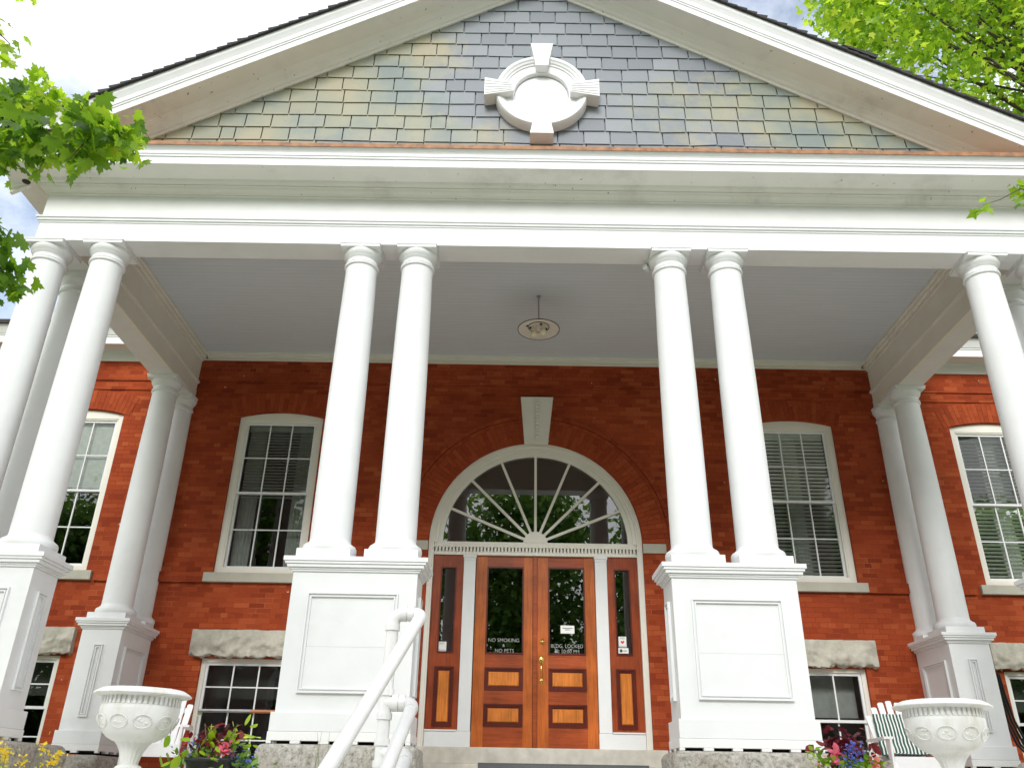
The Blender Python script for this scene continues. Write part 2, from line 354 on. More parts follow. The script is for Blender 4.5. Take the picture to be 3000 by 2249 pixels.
# dark rooms behind the openings
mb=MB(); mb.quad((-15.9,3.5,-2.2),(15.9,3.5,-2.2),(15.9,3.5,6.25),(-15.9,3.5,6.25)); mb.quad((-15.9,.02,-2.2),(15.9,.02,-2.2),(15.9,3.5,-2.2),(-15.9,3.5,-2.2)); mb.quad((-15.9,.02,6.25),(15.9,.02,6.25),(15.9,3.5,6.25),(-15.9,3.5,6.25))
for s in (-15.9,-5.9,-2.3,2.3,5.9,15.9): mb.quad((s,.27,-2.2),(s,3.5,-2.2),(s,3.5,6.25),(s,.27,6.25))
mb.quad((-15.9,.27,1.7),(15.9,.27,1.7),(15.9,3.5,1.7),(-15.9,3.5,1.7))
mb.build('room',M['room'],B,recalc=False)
# brick bands
def band(name,x0,x1,z0,z1,pr):
    mb=MB(); mb.box(x0,x1,-pr,-.001,z0,z1); return mb.build(name,M['brick'],B)
for x0,x1 in ((-16,-8.43),(-6.70,-5.04),(-3.42,-1.89),(2.03,3.42),(5.02,6.66),(8.42,16)):
    band('belt_course',x0,x1,2.225,2.375,.05)
for z0,z1,pr in ((5.435,5.595,.022),(5.599,6.0,.045)):
    mb=MB()
    mb.box(-16,16,-pr,-.001,z0,z1)
    mb.build('corbel_band',M['brick'],B)
# voussoirs
def voussoirs(name,c,r0,r1,a0,a1,pr,bw=.0755,course=.235,proud=0):
    mb=MB(); n=max(3,int(abs(a1-a0)*(r0+r1)/2/bw))
    for i in range(n):
        b0=a0+(a1-a0)*i/n; b1=a0+(a1-a0)*(i+1)/n; g=.0022/((r0+r1)/2); b0+=g*math.copysign(1,a1-a0); b1-=g*math.copysign(1,a1-a0)
        k=r0; first=True
        seq=[course,course/2] if i%2 else [course/2,course]
        lens=[]
        while k<r1-1e-4:
            l=seq[len(lens)%2]; l=min(l,r1-k); lens.append((k,k+l-.004)); k+=l
        for q0,q1 in lens:
            if q1-q0<.02: continue
            t=random.random()*.8+.1; j=random.uniform(0,.002)
            P=[(q0,b0),(q1,b0),(q1,b1),(q0,b1)]
            fr=[(c[0]+r*math.cos(a),-pr-j,c[1]+r*math.sin(a)) for r,a in P]; bk=[(x,.0,z) for x,y,z in fr]
            mb.add(fr+bk,[(0,1,2,3),(0,4,5,1),(1,5,6,2),(2,6,7,3),(3,7,4,0)],t)
    return mb
mb=voussoirs('a',(0,2.93),1.665,2.08,.005,PI-.005,.012)
# hood course of thin bricks round the arch
n=46
for i in range(n):
    a0=PI*i/n+.002; a1=PI*(i+1)/n-.002; t=random.random()*.9
    P=[(2.085,a0),(2.145,a0),(2.145,a1),(2.085,a1)]; fr=[(r*math.cos(a),-.032,2.93+r*math.sin(a)) for r,a in P]; bk=[(x,0,z) for x,y,z in fr]
    mb.add(fr+bk,[(0,1,2,3),(0,4,5,1),(1,5,6,2),(2,6,7,3),(3,7,4,0)],t)
mb.build('brick_arch',M['brick_unit'],B)
for x0,x1 in WX:
    w=(x1-x0)/2; h=WZC-WZS; r=(w*w+h*h)/(2*h); a=math.asin(w/r); ext=.035
    mb=voussoirs('w',((x0+x1)/2,WZC-r),r+.004,r+.36,PI/2+a+ext,PI/2-a-ext,.007)
    mb.build('window_arch',M['brick_unit'],B)

# ---------------- windows
def frame_poly(mb,outer_pts,inner_pts,y0,y1,tint=.5):
    n=len(outer_pts); o0=[(x,y0,z) for x,z in outer_pts]; i0=[(x,y0,z) for x,z in inner_pts]; o1=[(x,y1,z) for x,z in outer_pts]; i1=[(x,y1,z) for x,z in inner_pts]
    mb.add(o0+i0,[(k,(k+1)%n,n+(k+1)%n,n+k) for k in range(n)],tint); mb.add(i0+i1,[(k,(k+1)%n,n+(k+1)%n,n+k) for k in range(n)],tint); mb.add(o0+o1,[(k,(k+1)%n,n+(k+1)%n,n+k) for k in range(n)],tint)
def ring_rect(mb,x0,x1,z0,z1,w,y0,y1):
    mb.box(x0,x0+w,y0,y1,z0,z1); mb.box(x1-w,x1,y0,y1,z0,z1); mb.box(x0+w,x1-w,y0,y1,z0,z0+w); mb.box(x0+w,x1-w,y0,y1,z1-w,z1)
def sash(mb,x0,x1,z0,z1,y,w=.035,cols=3,rows=2):
    ring_rect(mb,x0,x1,z0,z1,w,y,y+.035)
    for i in range(1,cols): x=x0+w+(x1-x0-2*w)*i/cols; mb.box(x-.010,x+.010,y+.006,y+.03,z0+w,z1-w)
    for j in range(1,rows):
        z=z0+w+(z1-z0-2*w)*j/rows
        for i in range(cols):
            a=x0+w+(x1-x0-2*w)*i/cols; b=x0+w+(x1-x0-2*w)*(i+1)/cols
            mb.box(a+(.010 if i else 0),b-(.010 if i<cols-1 else 0),y+.008,y+.028,z-.009,z+.009)
def blinds(mb,x0,x1,z0,z1,y,pitch,ang,sag=0):
    n=int((z1-z0)/pitch)
    for i in range(n):
        z=z1-(i+.5)*pitch; dz=math.sin(ang)*.024; dy=math.cos(ang)*.024; t=random.uniform(-.002,.002)
        mb.box(x0,x1,-.0008,.0008,-.024,.024,M=Matrix.Translation((0,y,z+t))@Matrix.Rotation(PI/2-ang,4,'X'))
def main_window(x0,x1,kind):
    mb=MB(); c=.095
    outer_=[(x0+.003,WZ0+.003),(x1-.003,WZ0+.003)]+seg_top(x0+.003,x1-.003,WZS-.003,WZC-.004)
    top=seg_top(x0,x1,WZS,WZC); ix0,ix1=x0+c,x1-c; iz0,iz1=WZ0+.07,4.92
    inner=[(ix0,iz0),(ix1,iz0)]+[(ix1+(ix0-ix1)*i/10,iz1) for i in range(11)]
    frame_poly(mb,outer_,inner,.05,.2)
    ring_rect(mb,ix0-.0,ix1+.0,iz0,iz1,.022,.062,.2)
    w=mb.build('window',M['cream'],B)
    mid=3.686; a0,a1=ix0+.023,ix1-.023
    for nm,z0,z1,y in (('sash',mid-.018,iz1-.023,.085),('sash',iz0+.023,mid+.018,.122)):
        mb=MB(); sash(mb,a0,a1,z0,z1,y); s=mb.build(nm,M['white'],w)
        mb=MB(); mb.quad((a0+.03,y+.018,z0+.03),(a1-.03,y+.018,z0+.03),(a1-.03,y+.018,z1-.03),(a0+.03,y+.018,z1-.03)); mb.build('pane',M['glass'],w)
    mb=MB()
    if kind=='dark': blinds(mb,a0+.04,a1-.04,3.60,4.88,.23,.052,R(18)); mb.box(a0+.02,a1-.02,.2,.26,4.80,4.89)
    elif kind=='pale': blinds(mb,a0+.03,a1-.03,3.72,4.88,.165,.042,R(80)); mb.box(a0+.02,a1-.02,.19,.25,4.82,4.89)
    elif kind=='open': blinds(mb,a0+.03,a1-.03,2.5,4.88,.172,.062,R(32)); mb.box(a0+.02,a1-.02,.19,.25,4.82,4.89)
    mb.build('blind',M['blind'],w)
    mb=MB(); 
    for k in range(2 if kind!='open' else 1):
        xa=(a0+.02 if k==0 else a1-.30); 
        if kind=='open' : xa=a0+.42
        pts=[(xa+.28*i/16, .29+.018*math.sin(i*1.9)) for i in range(17)]
        mb.add([(x,y,2.45) for x,y in pts]+[(x,y,4.85) for x,y in pts],[(i,i+1,18+i,17+i) for i in range(16)],smooth=True)
    if kind in('dark','open'): mb.build('curtain',M['curtain'],w)
    mb=MB(); mb.box(x0-.115,x1+.115,-.065,.1,2.232,2.372); mb.build('sill',M['stonecap'],w,bevel=.006)
    return w
for (x0,x1),k in zip(WX,('pale','dark','open','open')): main_window(x0,x1,k)
def basement_window(x0,x1,kind):
    mb=MB(); frame_poly(mb,[(x0+.003,BZ0),(x1-.003,BZ0),(x1-.003,BZ1-.003),(x0+.003,BZ1-.003)],[(x0+.065,BZ0+.07),(x1-.065,BZ0+.07),(x1-.065,BZ1-.055),(x0+.065,BZ1-.055)],.05,.2)
    w=mb.build('basement_window',M['cream'],B); a0,a1=x0+.066,x1-.066
    mid=.43; 
    for z0,z1,y,rw in ((mid-.018,BZ1-.056,.075,2 if kind=='grid' else 1),(BZ0+.071,mid+.018,.112,2)):
        mb=MB(); sash(mb,a0,a1,z0,z1,y,.038,3,rw); mb.build('sash',M['white'],w)
        mb=MB(); mb.quad((a0+.03,y+.018,z0+.03),(a1-.03,y+.018,z0+.03),(a1-.03,y+.018,z1-.03),(a0+.03,y+.018,z1-.03)); mb.build('pane',M['glass'],w)
    mb=MB(); mb.quad((a0,.4,.62 if kind=='grid' else .5),(a1,.4,.62 if kind=='grid' else .5),(a1,.4,BZ1),(a0,.4,BZ1)); mb.build('curtain',M['curtain'] if kind!='grid' else M['room'],w)
    mb=MB(); cx=(x0+x1)/2; hw=(x1-x0)/2+.165
    rough_block(mb,(cx,.02,1.343),(hw,.115,.185),.012,.11,3+cx,60,keep=lambda p:max(.12,min(1,(.03+.05*math.sin(p.x*5+cx)-p.z)/.03))*(1 if p.y<-.02 and abs(p.x)<hw-.02 else .08),freq=7)
    mb.build('lintel',M['lintel'],w)
    mb=MB(); mb.box(x0-.05,x1+.05,-.05,.1,BZ0-.1,BZ0-.002); mb.build('sill',M['stonecap'],w)
    return w
bw=[basement_window(x0,x1,k) for (x0,x1),k in zip(BX,('grid','grid','plain','grid'))]

# ---------------- entrance
def arch_band(mb,r0,r1,y0,y1,zb,n=44):
    """arched frame with straight legs down to zb"""
    pr=[(r1,zb),(r1,2.93)]+arc(0,2.93,r1,0,PI,n)[1:-1]+[(-r1,2.93),(-r1,zb)]
    pi_=[(r0,zb),(r0,2.93)]+arc(0,2.93,r0,0,PI,n)[1:-1]+[(-r0,2.93),(-r0,zb)]
    k=len(pr)
    for a,b,yy in ((pr,pi_,y0),):
        mb.add([(x,yy,z) for x,z in a]+[(x,yy,z) for x,z in b],[(i,i+1,k+i+1,k+i) for i in range(k-1)])
    for a in (pr,pi_): mb.add([(x,y0,z) for x,z in a]+[(x,y1,z) for x,z in a],[(i,i+1,k+i+1,k+i) for i in range(k-1)])
mb=MB()
arch_band(mb,1.60,1.657,.03,.2,0.0); arch_band(mb,1.575,1.6,.045,.2,0.0)
df=mb.build('door_frame',M['cream'],B,recalc=False)
mb=MB()
k=44; 
def half_ring(mb,r0,r1,y0,y1):
    a=arc(0,2.93,r1,0,PI,44); b=arc(0,2.93,r0,0,PI,44); n=45
    mb.add([(x,y0,z) for x,z in a]+[(x,y0,z) for x,z in b],[(i,i+1,n+i+1,n+i) for i in range(44)])
    for q in (a,b): mb.add([(x,y0,z) for x,z in q]+[(x,y1,z) for x,z in q],[(i,i+1,n+i+1,n+i) for i in range(44)])
half_ring(mb,1.52,1.574,.062,.2); half_ring(mb,1.445,1.519,.08,.2)
GR=1.45
for kk in range(1,8):
    a=PI*kk/8; d=Vector((math.cos(a),0,math.sin(a))); nn=Vector((-math.sin(a),0,math.cos(a)))
    M4=Matrix(((d.x,0,nn.x,0),(0,1,0,.0),(d.z,0,nn.z,2.93),(0,0,0,1)))
    mb.box(.17,GR,.088,.125,-.02,.02,M=M4)
mb.box(-1.57,1.57,.075,.2,2.898,2.945)
fan=mb.build('fanlight',M['cream'],B)
mb=MB(); pts=[(-.19,2.944)]+[(x,z) for x,z in reversed(arc(0,2.93,.19,.08,PI-.08,20))]+[(.19,2.944)]
mb.poly(pts,.066,.13); mb.build('hub',M['cream'],fan)
mb=MB(); g=arc(0,2.93,1.47,0,PI,40); mb.add([(x,.115,z) for x,z in g],[tuple(range(41))]); mb.build('pane',M['fanglass'],fan)
# dentil band
mb=MB(); mb.box(-1.574,1.574,.085,.2,2.742,2.79); mb.box(-1.574,1.574,.15,.2,2.79,2.862); mb.box(-1.574,1.574,.07,.2,2.862,2.897)
nn=58
for i in range(nn):
    x=-1.565+3.13*(i+.5)/nn; mb.box(x-.0155,x+.0155,.08,.1495,2.7905,2.8615)
mb.build('dentil_band',M['cream'],B)
# pilasters
for s in (-1,1):
    x0,x1=(.92,1.10) if s>0 else (-1.10,-.92); mb=MB()
    mb.box(x0,x1,.085,.2,.222,2.66); mb.box(x0-.006,x1+.006,.078,.2,0,.218); mb.box(x0-.003,x1+.003,.08,.2,2.662,2.70); mb.box(x0-.012,x1+.012,.07,.2,2.70,2.741)
    mb.build('pilaster',M['white'],B)
    a0,a1=(1.107,1.572) if s>0 else (-1.572,-1.107)
    mb=MB(); mb.box(a0,a1,.095,.2,0,.215); mb.box(a0,a1,.08,.2,.216,.236); mb.build('bottom_panel',M['white'],B)
def wpanel(parent,x0,x1,z0,z1,y,vertical=False):
    """sunk moulded panel with a raised amber field"""
    mb=MB(); ring_rect(mb,x0,x1,z0,z1,.022,y-.012,y+.03); ring_rect(mb,x0+.022,x1-.022,z0+.022,z1-.022,.018,y+.0,y+.03)
    mb.box(x0+.04,x1-.04,y+.014,y+.03,z0+.04,z1-.04)
    p=mb.build('panel',M['wood_dark'],parent)
    mb=MB(); i=.072; a0,a1,b0,b1=x0+i,x1-i,z0+i,z1-i; k=.012
    mb.add([(a0,y-.001,b0),(a1,y-.001,b0),(a1,y-.001,b1),(a0,y-.001,b1),(a0-k,y+.013,b0-k),(a1+k,y+.013,b0-k),(a1+k,y+.013,b1+k),(a0-k,y+.013,b1+k)],[(0,1,2,3),(0,4,5,1),(1,5,6,2),(2,6,7,3),(3,7,4,0)])
    mb.build('raised_field',M['wood_panel'],parent)
def lettering(parent,text,x,z,size,y,mat,name='lettering',align='LEFT',width=None):
    cu=bpy.data.curves.new('t','FONT'); cu.body=text; cu.size=size; cu.align_x=align; cu.extrude=.0004; cu.offset=-.0007*size/.075
    o=bpy.data.objects.new('t',cu); col.objects.link(o); bpy.context.view_layer.update()
    dg=bpy.context.evaluated_depsgraph_get(); me=bpy.data.meshes.new_from_object(o.evaluated_get(dg)); bpy.data.objects.remove(o)
    sx=1
    xs=[v.co.x for v in me.vertices]
    if width: sx=width/(max(xs)-min(xs))
    x0=min(xs) if align=='LEFT' else 0
    for v in me.vertices: v.co=Vector(((v.co.x-x0)*sx+x, y-v.co.z, v.co.y+z))
    me.materials.clear(); me.materials.append(mat); q=bpy.data.objects.new(name,me); col.objects.link(q); q.parent=parent; return q
DY=.13
def door(s):
    x0,x1=(.035,.912) if s>0 else (-.908,-.036); g0,g1=(.196,.757) if s>0 else (-.74,-.172)
    mb=MB()
    mb.box(x0,g0,DY,DY+.05,.008,2.738,mi=0); mb.box(g1,x1,DY,DY+.05,.008,2.738,mi=0)
    for z0,z1 in ((.008,.285),(.592,.774),(1.09,1.279),(2.575,2.738)): mb.box(g0,g1,DY+.002,DY+.05,z0,z1,mi=1)
    d=mb.build('door',[M['wood_stile'],M['wood_rail']],B)
    wpanel(d,g0,g1,.285,.592,DY+.004); wpanel(d,g0,g1,.774,1.09,DY+.004)
    mb=MB(); ring_rect(mb,g0,g1,1.279,2.575,.022,DY-.01,DY+.04); mb.build('glass_bead',M['wood_dark'],d)
    mb=MB(); mb.quad((g0+.02,DY+.022,1.3),(g1-.02,DY+.022,1.3),(g1-.02,DY+.022,2.555),(g0+.02,DY+.022,2.555)); mb.build('pane',M['doorglass'],d)
    return d
dl,dr=door(-1),door(1)
mb=MB(); mb.box(-.03,.03,DY-.018,DY+.03,.008,2.738); mb.build('astragal',M['wood_rail'],dl)
YT=DY+.0208
cx=-.465
lettering(dl,'NO SMOKING',cx,1.455,.075,YT,M['letter'],align='CENTER',width=.46); lettering(dl,'&',cx,1.385,.06,YT,M['letter'],align='CENTER'); lettering(dl,'NO PETS',-.452,1.305,.075,YT,M['letter'],align='CENTER',width=.28)
lettering(dr,'BLDG. LOCKED',.476,1.385,.075,YT,M['letter'],align='CENTER',width=.475); lettering(dr,'@ 10:00 PM',.476,1.31,.07,YT,M['letter'],align='CENTER',width=.36)
mb=MB(); mb.box(.384,.591,YT-.003,YT,1.591,1.707); nt_=mb.build('paper_notice',M['sticker'],dr)
mb=MB()
for i,(w_,z_) in enumerate(((.15,1.667),(.07,1.645))): mb.box(.4875-w_/2,.4875+w_/2,YT-.0045,YT-.0035,z_-.004,z_+.004)
mb.lathe([(.011,0),(.011,.001)],0,0,12); vs=mb.v[-50:]
mb.build('print_lines',M['ink'],dr)
# handle set on the meeting stile
mb=MB(); M4=Matrix.Translation((.108,DY-.001,1.466))@Matrix.Rotation(PI/2,4,'X')
t=MB(); t.lathe([(.036,0),(.036,.008),(.030,.014),(.022,.016),(.02,.03),(.0,.031)],n=24); mb.add([M4@Vector(p) for p in t.v],t.f,smooth=True)
mb.build('lock',M['brass'],dr)
mb=MB(); 
def oval(mb,cx,cz,rx,rz,y,h):
    n=24; ring=[(cx+rx*math.cos(2*PI*i/n),cz+rz*math.sin(2*PI*i/n)) for i in range(n)]
    a=[(x,y,z) for x,z in ring]; b=[(cx+(x-cx)*.7,y-h,cz+(z-cz)*.7) for x,z in ring]
    mb.add(a+b,[(i,(i+1)%n,n+(i+1)%n,n+i) for i in range(n)]+[tuple(range(n,2*n))],smooth=True)
oval(mb,.093,1.205,.036,.065,DY,.016); oval(mb,.093,.915,.026,.05,DY,.014)
mb.tube([(.093,DY-.01,1.165),(.093,DY-.05,1.14),(.093,DY-.058,1.07),(.093,DY-.055,1.0),(.093,DY-.035,.955),(.093,DY-.01,.935)],[.009,.011,.013,.012,.009,.008],10)
mb.box(.083,.103,DY-.05,DY-.012,1.195,1.203)
mb.build('handle',M['brass'],dr)
def sidelight(s):
    x0,x1=(1.107,1.573) if s>0 else (-1.573,-1.107); g0,g1=(1.205,1.452) if s>0 else (-1.452,-1.205)
    mb=MB(); mb.box(x0,g0,DY-.02,DY+.04,.238,2.741); mb.box(g1,x1,DY-.02,DY+.04,.238,2.741)
    for z0,z1 in ((.238,.275),(1.09,1.28),(2.555,2.741)): mb.box(g0,g1,DY-.018,DY+.04,z0,z1)
    d=mb.build('sidelight',M['wood_side'],B); wpanel(d,g0-.02,g1+.02,.275,1.09,DY-.022)
    mb=MB(); ring_rect(mb,g0,g1,1.28,2.555,.022,DY-.03,DY+.03); mb.build('glass_bead',M['wood_dark'],d)
    mb=MB(); mb.quad((g0+.02,DY,1.3),(g1-.02,DY,1.3),(g1-.02,DY,2.54),(g0+.02,DY,2.54)); mb.build('pane',M['doorglass'],d)
    return d
sl,sr=sidelight(-1),sidelight(1)
def heart(mb,cx,cz,s,y):
    P=[]
    for i in range(24):
        t=2*PI*i/24; P.append((cx+s*.0625*16*math.sin(t)**3, cz+s*.0625*(13*math.cos(t)-5*math.cos(2*t)-2*math.cos(3*t)-math.cos(4*t))))
    mb.add([(x,y,z) for x,z in P],[tuple(range(24))])
mb=MB(); mb.box(-1.447,-1.314,DY-.006,DY-.003,1.305,1.441); mb.build('sticker',M['sticker'],sl)
lettering(sl,'AED',-1.38,1.405,.04,DY-.007,M['ink'],align='CENTER')
mb=MB(); mb.box(-1.435,-1.325,DY-.0072,DY-.0065,1.318,1.324); mb.build('print_line',M['ink'],sl)
mb=MB(); mb.box(1.243,1.359,DY-.006,DY-.003,1.405,1.556); mb.build('sticker',M['sticker'],sr)
lettering(sr,'AED',1.301,1.52,.038,DY-.007,M['ink'],align='CENTER')
mb=MB(); heart(mb,1.301,1.475,.028,DY-.0072); mb.build('heart_mark',M['red'],sr)
mb=MB(); mb.box(1.252,1.35,DY-.0072,DY-.0065,1.418,1.423); mb.build('print_line',M['ink'],sr)
mb=MB(); mb.box(1.236,1.386,DY-.006,DY-.003,1.315,1.393); mb.build('sticker',M['sticker'],sr)
mb=MB(); oval(mb,1.275,1.352,.022,.024,DY-.0065,.0005); mb.box(1.305,1.36,DY-.0072,DY-.0065,1.347,1.357); mb.build('printed_badge',M['ink'],sr)
# keystone and imposts
mb=MB(); mb.poly([(-.188,4.56),(.198,4.56),(.285,5.375),(-.255,5.375)],-.10,.0)
mb.poly([(-.19,4.545),(.2,4.545),(.205,4.60),(-.193,4.60)],-.115,-.1)
for i in range(11):
    z=4.66+i*.06; t=MB(); t.lathe([(.0,0),(.02,.004),(.03,.014),(.026,.02),(.0,.026)],n=12,cap=False)
    M4=Matrix.Translation((.015,-.1,z))@Matrix.Rotation(PI/2,4,'X'); mb.add([M4@Vector(p) for p in t.v],t.f,smooth=True)
mb.box(-.035,-.03,-.104,-.099,4.62,5.34); mb.box(.06,.065,-.104,-.099,4.62,5.34)
mb.poly([(-.235,5.34),(-.218,5.34),(-.155,4.62),(-.168,4.62)],-.106,-.1); mb.poly([(.265,5.34),(.248,5.34),(.168,4.62),(.181,4.62)],-.106,-.1)
mb.build('keystone',M['cream'],B)
for x0,x1 in ((-1.88,-1.664),(1.664,2.02)):
    mb=MB(); mb.box(x0,x1,-.02,.1,2.785,2.93); mb.build('impost_block',M['stonecap'],B)
# threshold
mb=MB(); mb.box(-1.70,1.80,-.35,.16,-.215,-.004); mb.build('threshold_stone',M['concrete'],B,bevel=.01)

# ---------------- portico entablature
def pc(sx,corner,y=None):
    return lambda o,z: (XB+sx*(HX+o), FY-o if corner else y, z)
PATH=[pc(-1,False,-.003),pc(-1,True),pc(1,True),pc(1,False,-.003)]
def ent(name,prof,mat):
    mb=MB(); mb.sweep(PATH,prof); return mb.build(name,mat,B,recalc=False)
ent('architrave',[(-.33,5.28),(0,5.28),(0,5.53),(.012,5.535),(.012,5.555),(.03,5.56),(.03,5.585),(.045,5.592),(.045,5.615),(0,5.622)],M['white'])
ent('frieze',[(0,5.622),(0,5.945)],M['frieze'])
cor=ent('cornice',[(0,5.945),(.025,5.948),(.025,5.962),(.05,5.985),(.085,6.01),(.1,6.03),(.115,6.03),(.115,6.045),(.15,6.065),(.17,6.084)],M['soffit'])
ent('cornice_soffit',[(.17,6.085),(.445,6.085)],M['soffit'])
ent('cornice_fascia',[(.445,6.085),(.445,6.188),(.458,6.19),(.458,6.215),(.468,6.22),(.468,6.245),(.462,6.25),(.462,6.268),(.472,6.285),(.492,6.305),(.505,6.315)],M['white'])
ent('copper_flashing',[(.5,6.315),(.515,6.316),(.515,6.372),(.5,6.378),(.2,6.47),(.0,6.53)],M['copper'])
# beams inside
mb=MB(); mb.box(XB-5.72,XB+5.72,-4.46,-4.135,5.281,6.2)
mb.build('front_beam',M['cream'],B)
for s in (-1,1):
    mb=MB(); a,b=(5.685,6.08)
    def bx(o0,o1,z0,z1):
        x0,x1=XB+s*o0,XB+s*o1; mb.box(min(x0,x1),max(x0,x1),-4.13,-.002,z0,z1)
    bx(5.70,6.08,5.281,5.585); bx(5.682,5.70,5.56,5.575); bx(5.665,6.08,5.575,5.61); bx(5.69,6.08,5.61,6.2); bx(5.665,5.69,5.98,6.135); bx(5.63,5.665,6.04,6.135); bx(5.6,5.63,6.09,6.135)
    mb.build('side_beam',M['cream'],B)
mb=MB(); mb.quad((XB-5.7,-.002,6.138),(XB+5.7,-.002,6.138),(XB+5.7,-4.15,6.138),(XB-5.7,-4.15,6.138)); mb.build('porch_ceiling',M['ceiling'],B,recalc=False)
mb=MB(); mb.box(XB-5.6,XB+5.6,-.045,-.0455+.0,6.0,6.137); mb.box(XB-5.6,XB+5.6,-.075,-.046,6.06,6.137); mb.box(XB-5.66,XB+5.66,-.11,-.076,6.10,6.137); mb.box(XB-5.66,XB+5.66,-.0605,-.0462,6.0,6.018); mb.build('ceiling_moulding',M['cream'],B)
# ---------------- gable
XG=-.07; ZA=9.90; SL=math.tan(R(30)); YS=FY
# slates: real overlapping pieces in rows
mb=MB(); mb.quad((XB-6.3,YS+.03,6.4),(XB+6.3,YS+.03,6.4),(XG,YS+.03,10.1),(XG,YS+.03,10.1)) if False else mb.add([(XG-6.2,YS+.035,6.3),(XG+6.2,YS+.035,6.3),(XG,YS+.035,9.9)],[(0,1,2)],.0)
row=0; z=6.44
while z<9.9:
    zt=z+.225; off=.178*(row%2)+random.uniform(-.02,.02); x=XG-6.3+off-.1
    jz=0
    while x<XG+6.3:
        w=.345+random.uniform(-.012,.012)
        if random.random()<.04: w*=random.choice((.55,.7))
        zb=z+random.uniform(-.006,.006); top=zt+.03
        lim=lambda xx: ZA-.06-SL*abs(xx-XG)
        if lim(x+w/2)>zb-.05:
            a=x+.0075; b=x+w-.0075; j=random.uniform(-.0015,.0015); y0=YS-.008+j; y1=YS+.018; sk=random.uniform(-.004,.004)
            if random.random()<.05: sk*=3
            ch=random.uniform(0,.008)
            mb.add([(a,y0,zb+sk),(b,y0,zb-sk),(b,y1-.009,top),(a,y1-.009,top),(a,y0+.011,zb+sk),(b,y0+.011,zb-sk),(b,y1,top),(a,y1,top)],[(0,1,2,3),(0,4,5,1),(0,3,7,4),(1,5,6,2)],random.random())
        x+=w
    z+=.2195; row+=1
mb.build('gable_slates',M['slate'],B)
# raking cornices
def rake(name,prof,mat,s):
    mb=MB(); xe=6.53
    ends=[lambda o,h: (XG, FY-o, ZA+h), lambda o,h: (XG+s*xe, FY-o, ZA+h-SL*xe)]
    mb.sweep(ends,prof); return mb.build(name,mat,B,recalc=False)
for s in (-1,1):
    rake('raking_soffit',[(-.03,-.17),(.02,-.17),(.025,-.13),(.05,-.12),(.07,-.085),(.1,-.06),(.105,-.045),(.15,-.02),(.17,-.002),(.175,0),(.445,0)],M['soffit'],s)
    rake('raking_cornice',[(.445,0),(.445,.10),(.457,.105),(.457,.13),(.468,.135),(.468,.158),(.46,.163),(.46,.18),(.466,.21),(.486,.255),(.503,.29),(.51,.32),(.51,.345),(-.1,.345)],M['white'],s)
# shingles along the rake and the roof planes
for s in (-1,1):
    mb=MB(); ct,st=math.cos(R(30)),math.sin(R(30)); n=int(6.56/ct/.14)-1
    a=Vector((XG,0,ZA+.345)); dv=Vector((s*ct,0,-st)); up=Vector((s*st,0,ct))
    for i in range(n+1):
        y0=-5.015-random.uniform(0,.012); L0=i*.14; L1=L0+.15
        t0=.006+random.uniform(0,.006); t1=t0+.03+random.uniform(0,.014)*(1 if random.random()<.7 else 2.2)
        p=lambda l,t,y: a+dv*l+up*t+Vector((0,y,0))
        vs=[p(L0,.0,y0),p(L1,.0,y0),p(L1,t1,y0),p(L0,t0+.008,y0),p(L0,.0,4),p(L1,.0,4),p(L1,t1,4),p(L0,t0+.008,4)]
        mb.add(vs,[(0,1,2,3),(3,2,6,7),(0,4,5,1),(1,5,6,2),(0,3,7,4)])
    if s>0:
        q=lambda l,t,y: a+dv*l+up*t+Vector((0,y,0))
        mb.add([q(4.40,.04,-5.03),q(4.86,.05,-5.03),q(4.86,.115,-5.03),q(4.40,.06,-5.03),q(4.40,.04,-4.8),q(4.86,.05,-4.8),q(4.86,.115,-4.8),q(4.40,.06,-4.8)],[(0,1,2,3),(3,2,6,7),(0,4,5,1),(1,5,6,2),(0,3,7,4),(4,7,6,5)])
    mb.build('portico_roof',M['shingle'],B)
mb=MB(); mb.add([(XG-6.6,4,6.4),(XG+6.6,4,6.4),(XG,4,ZA+.35)],[(0,1,2)]); mb.build('roof_end',M['shingle'],B)
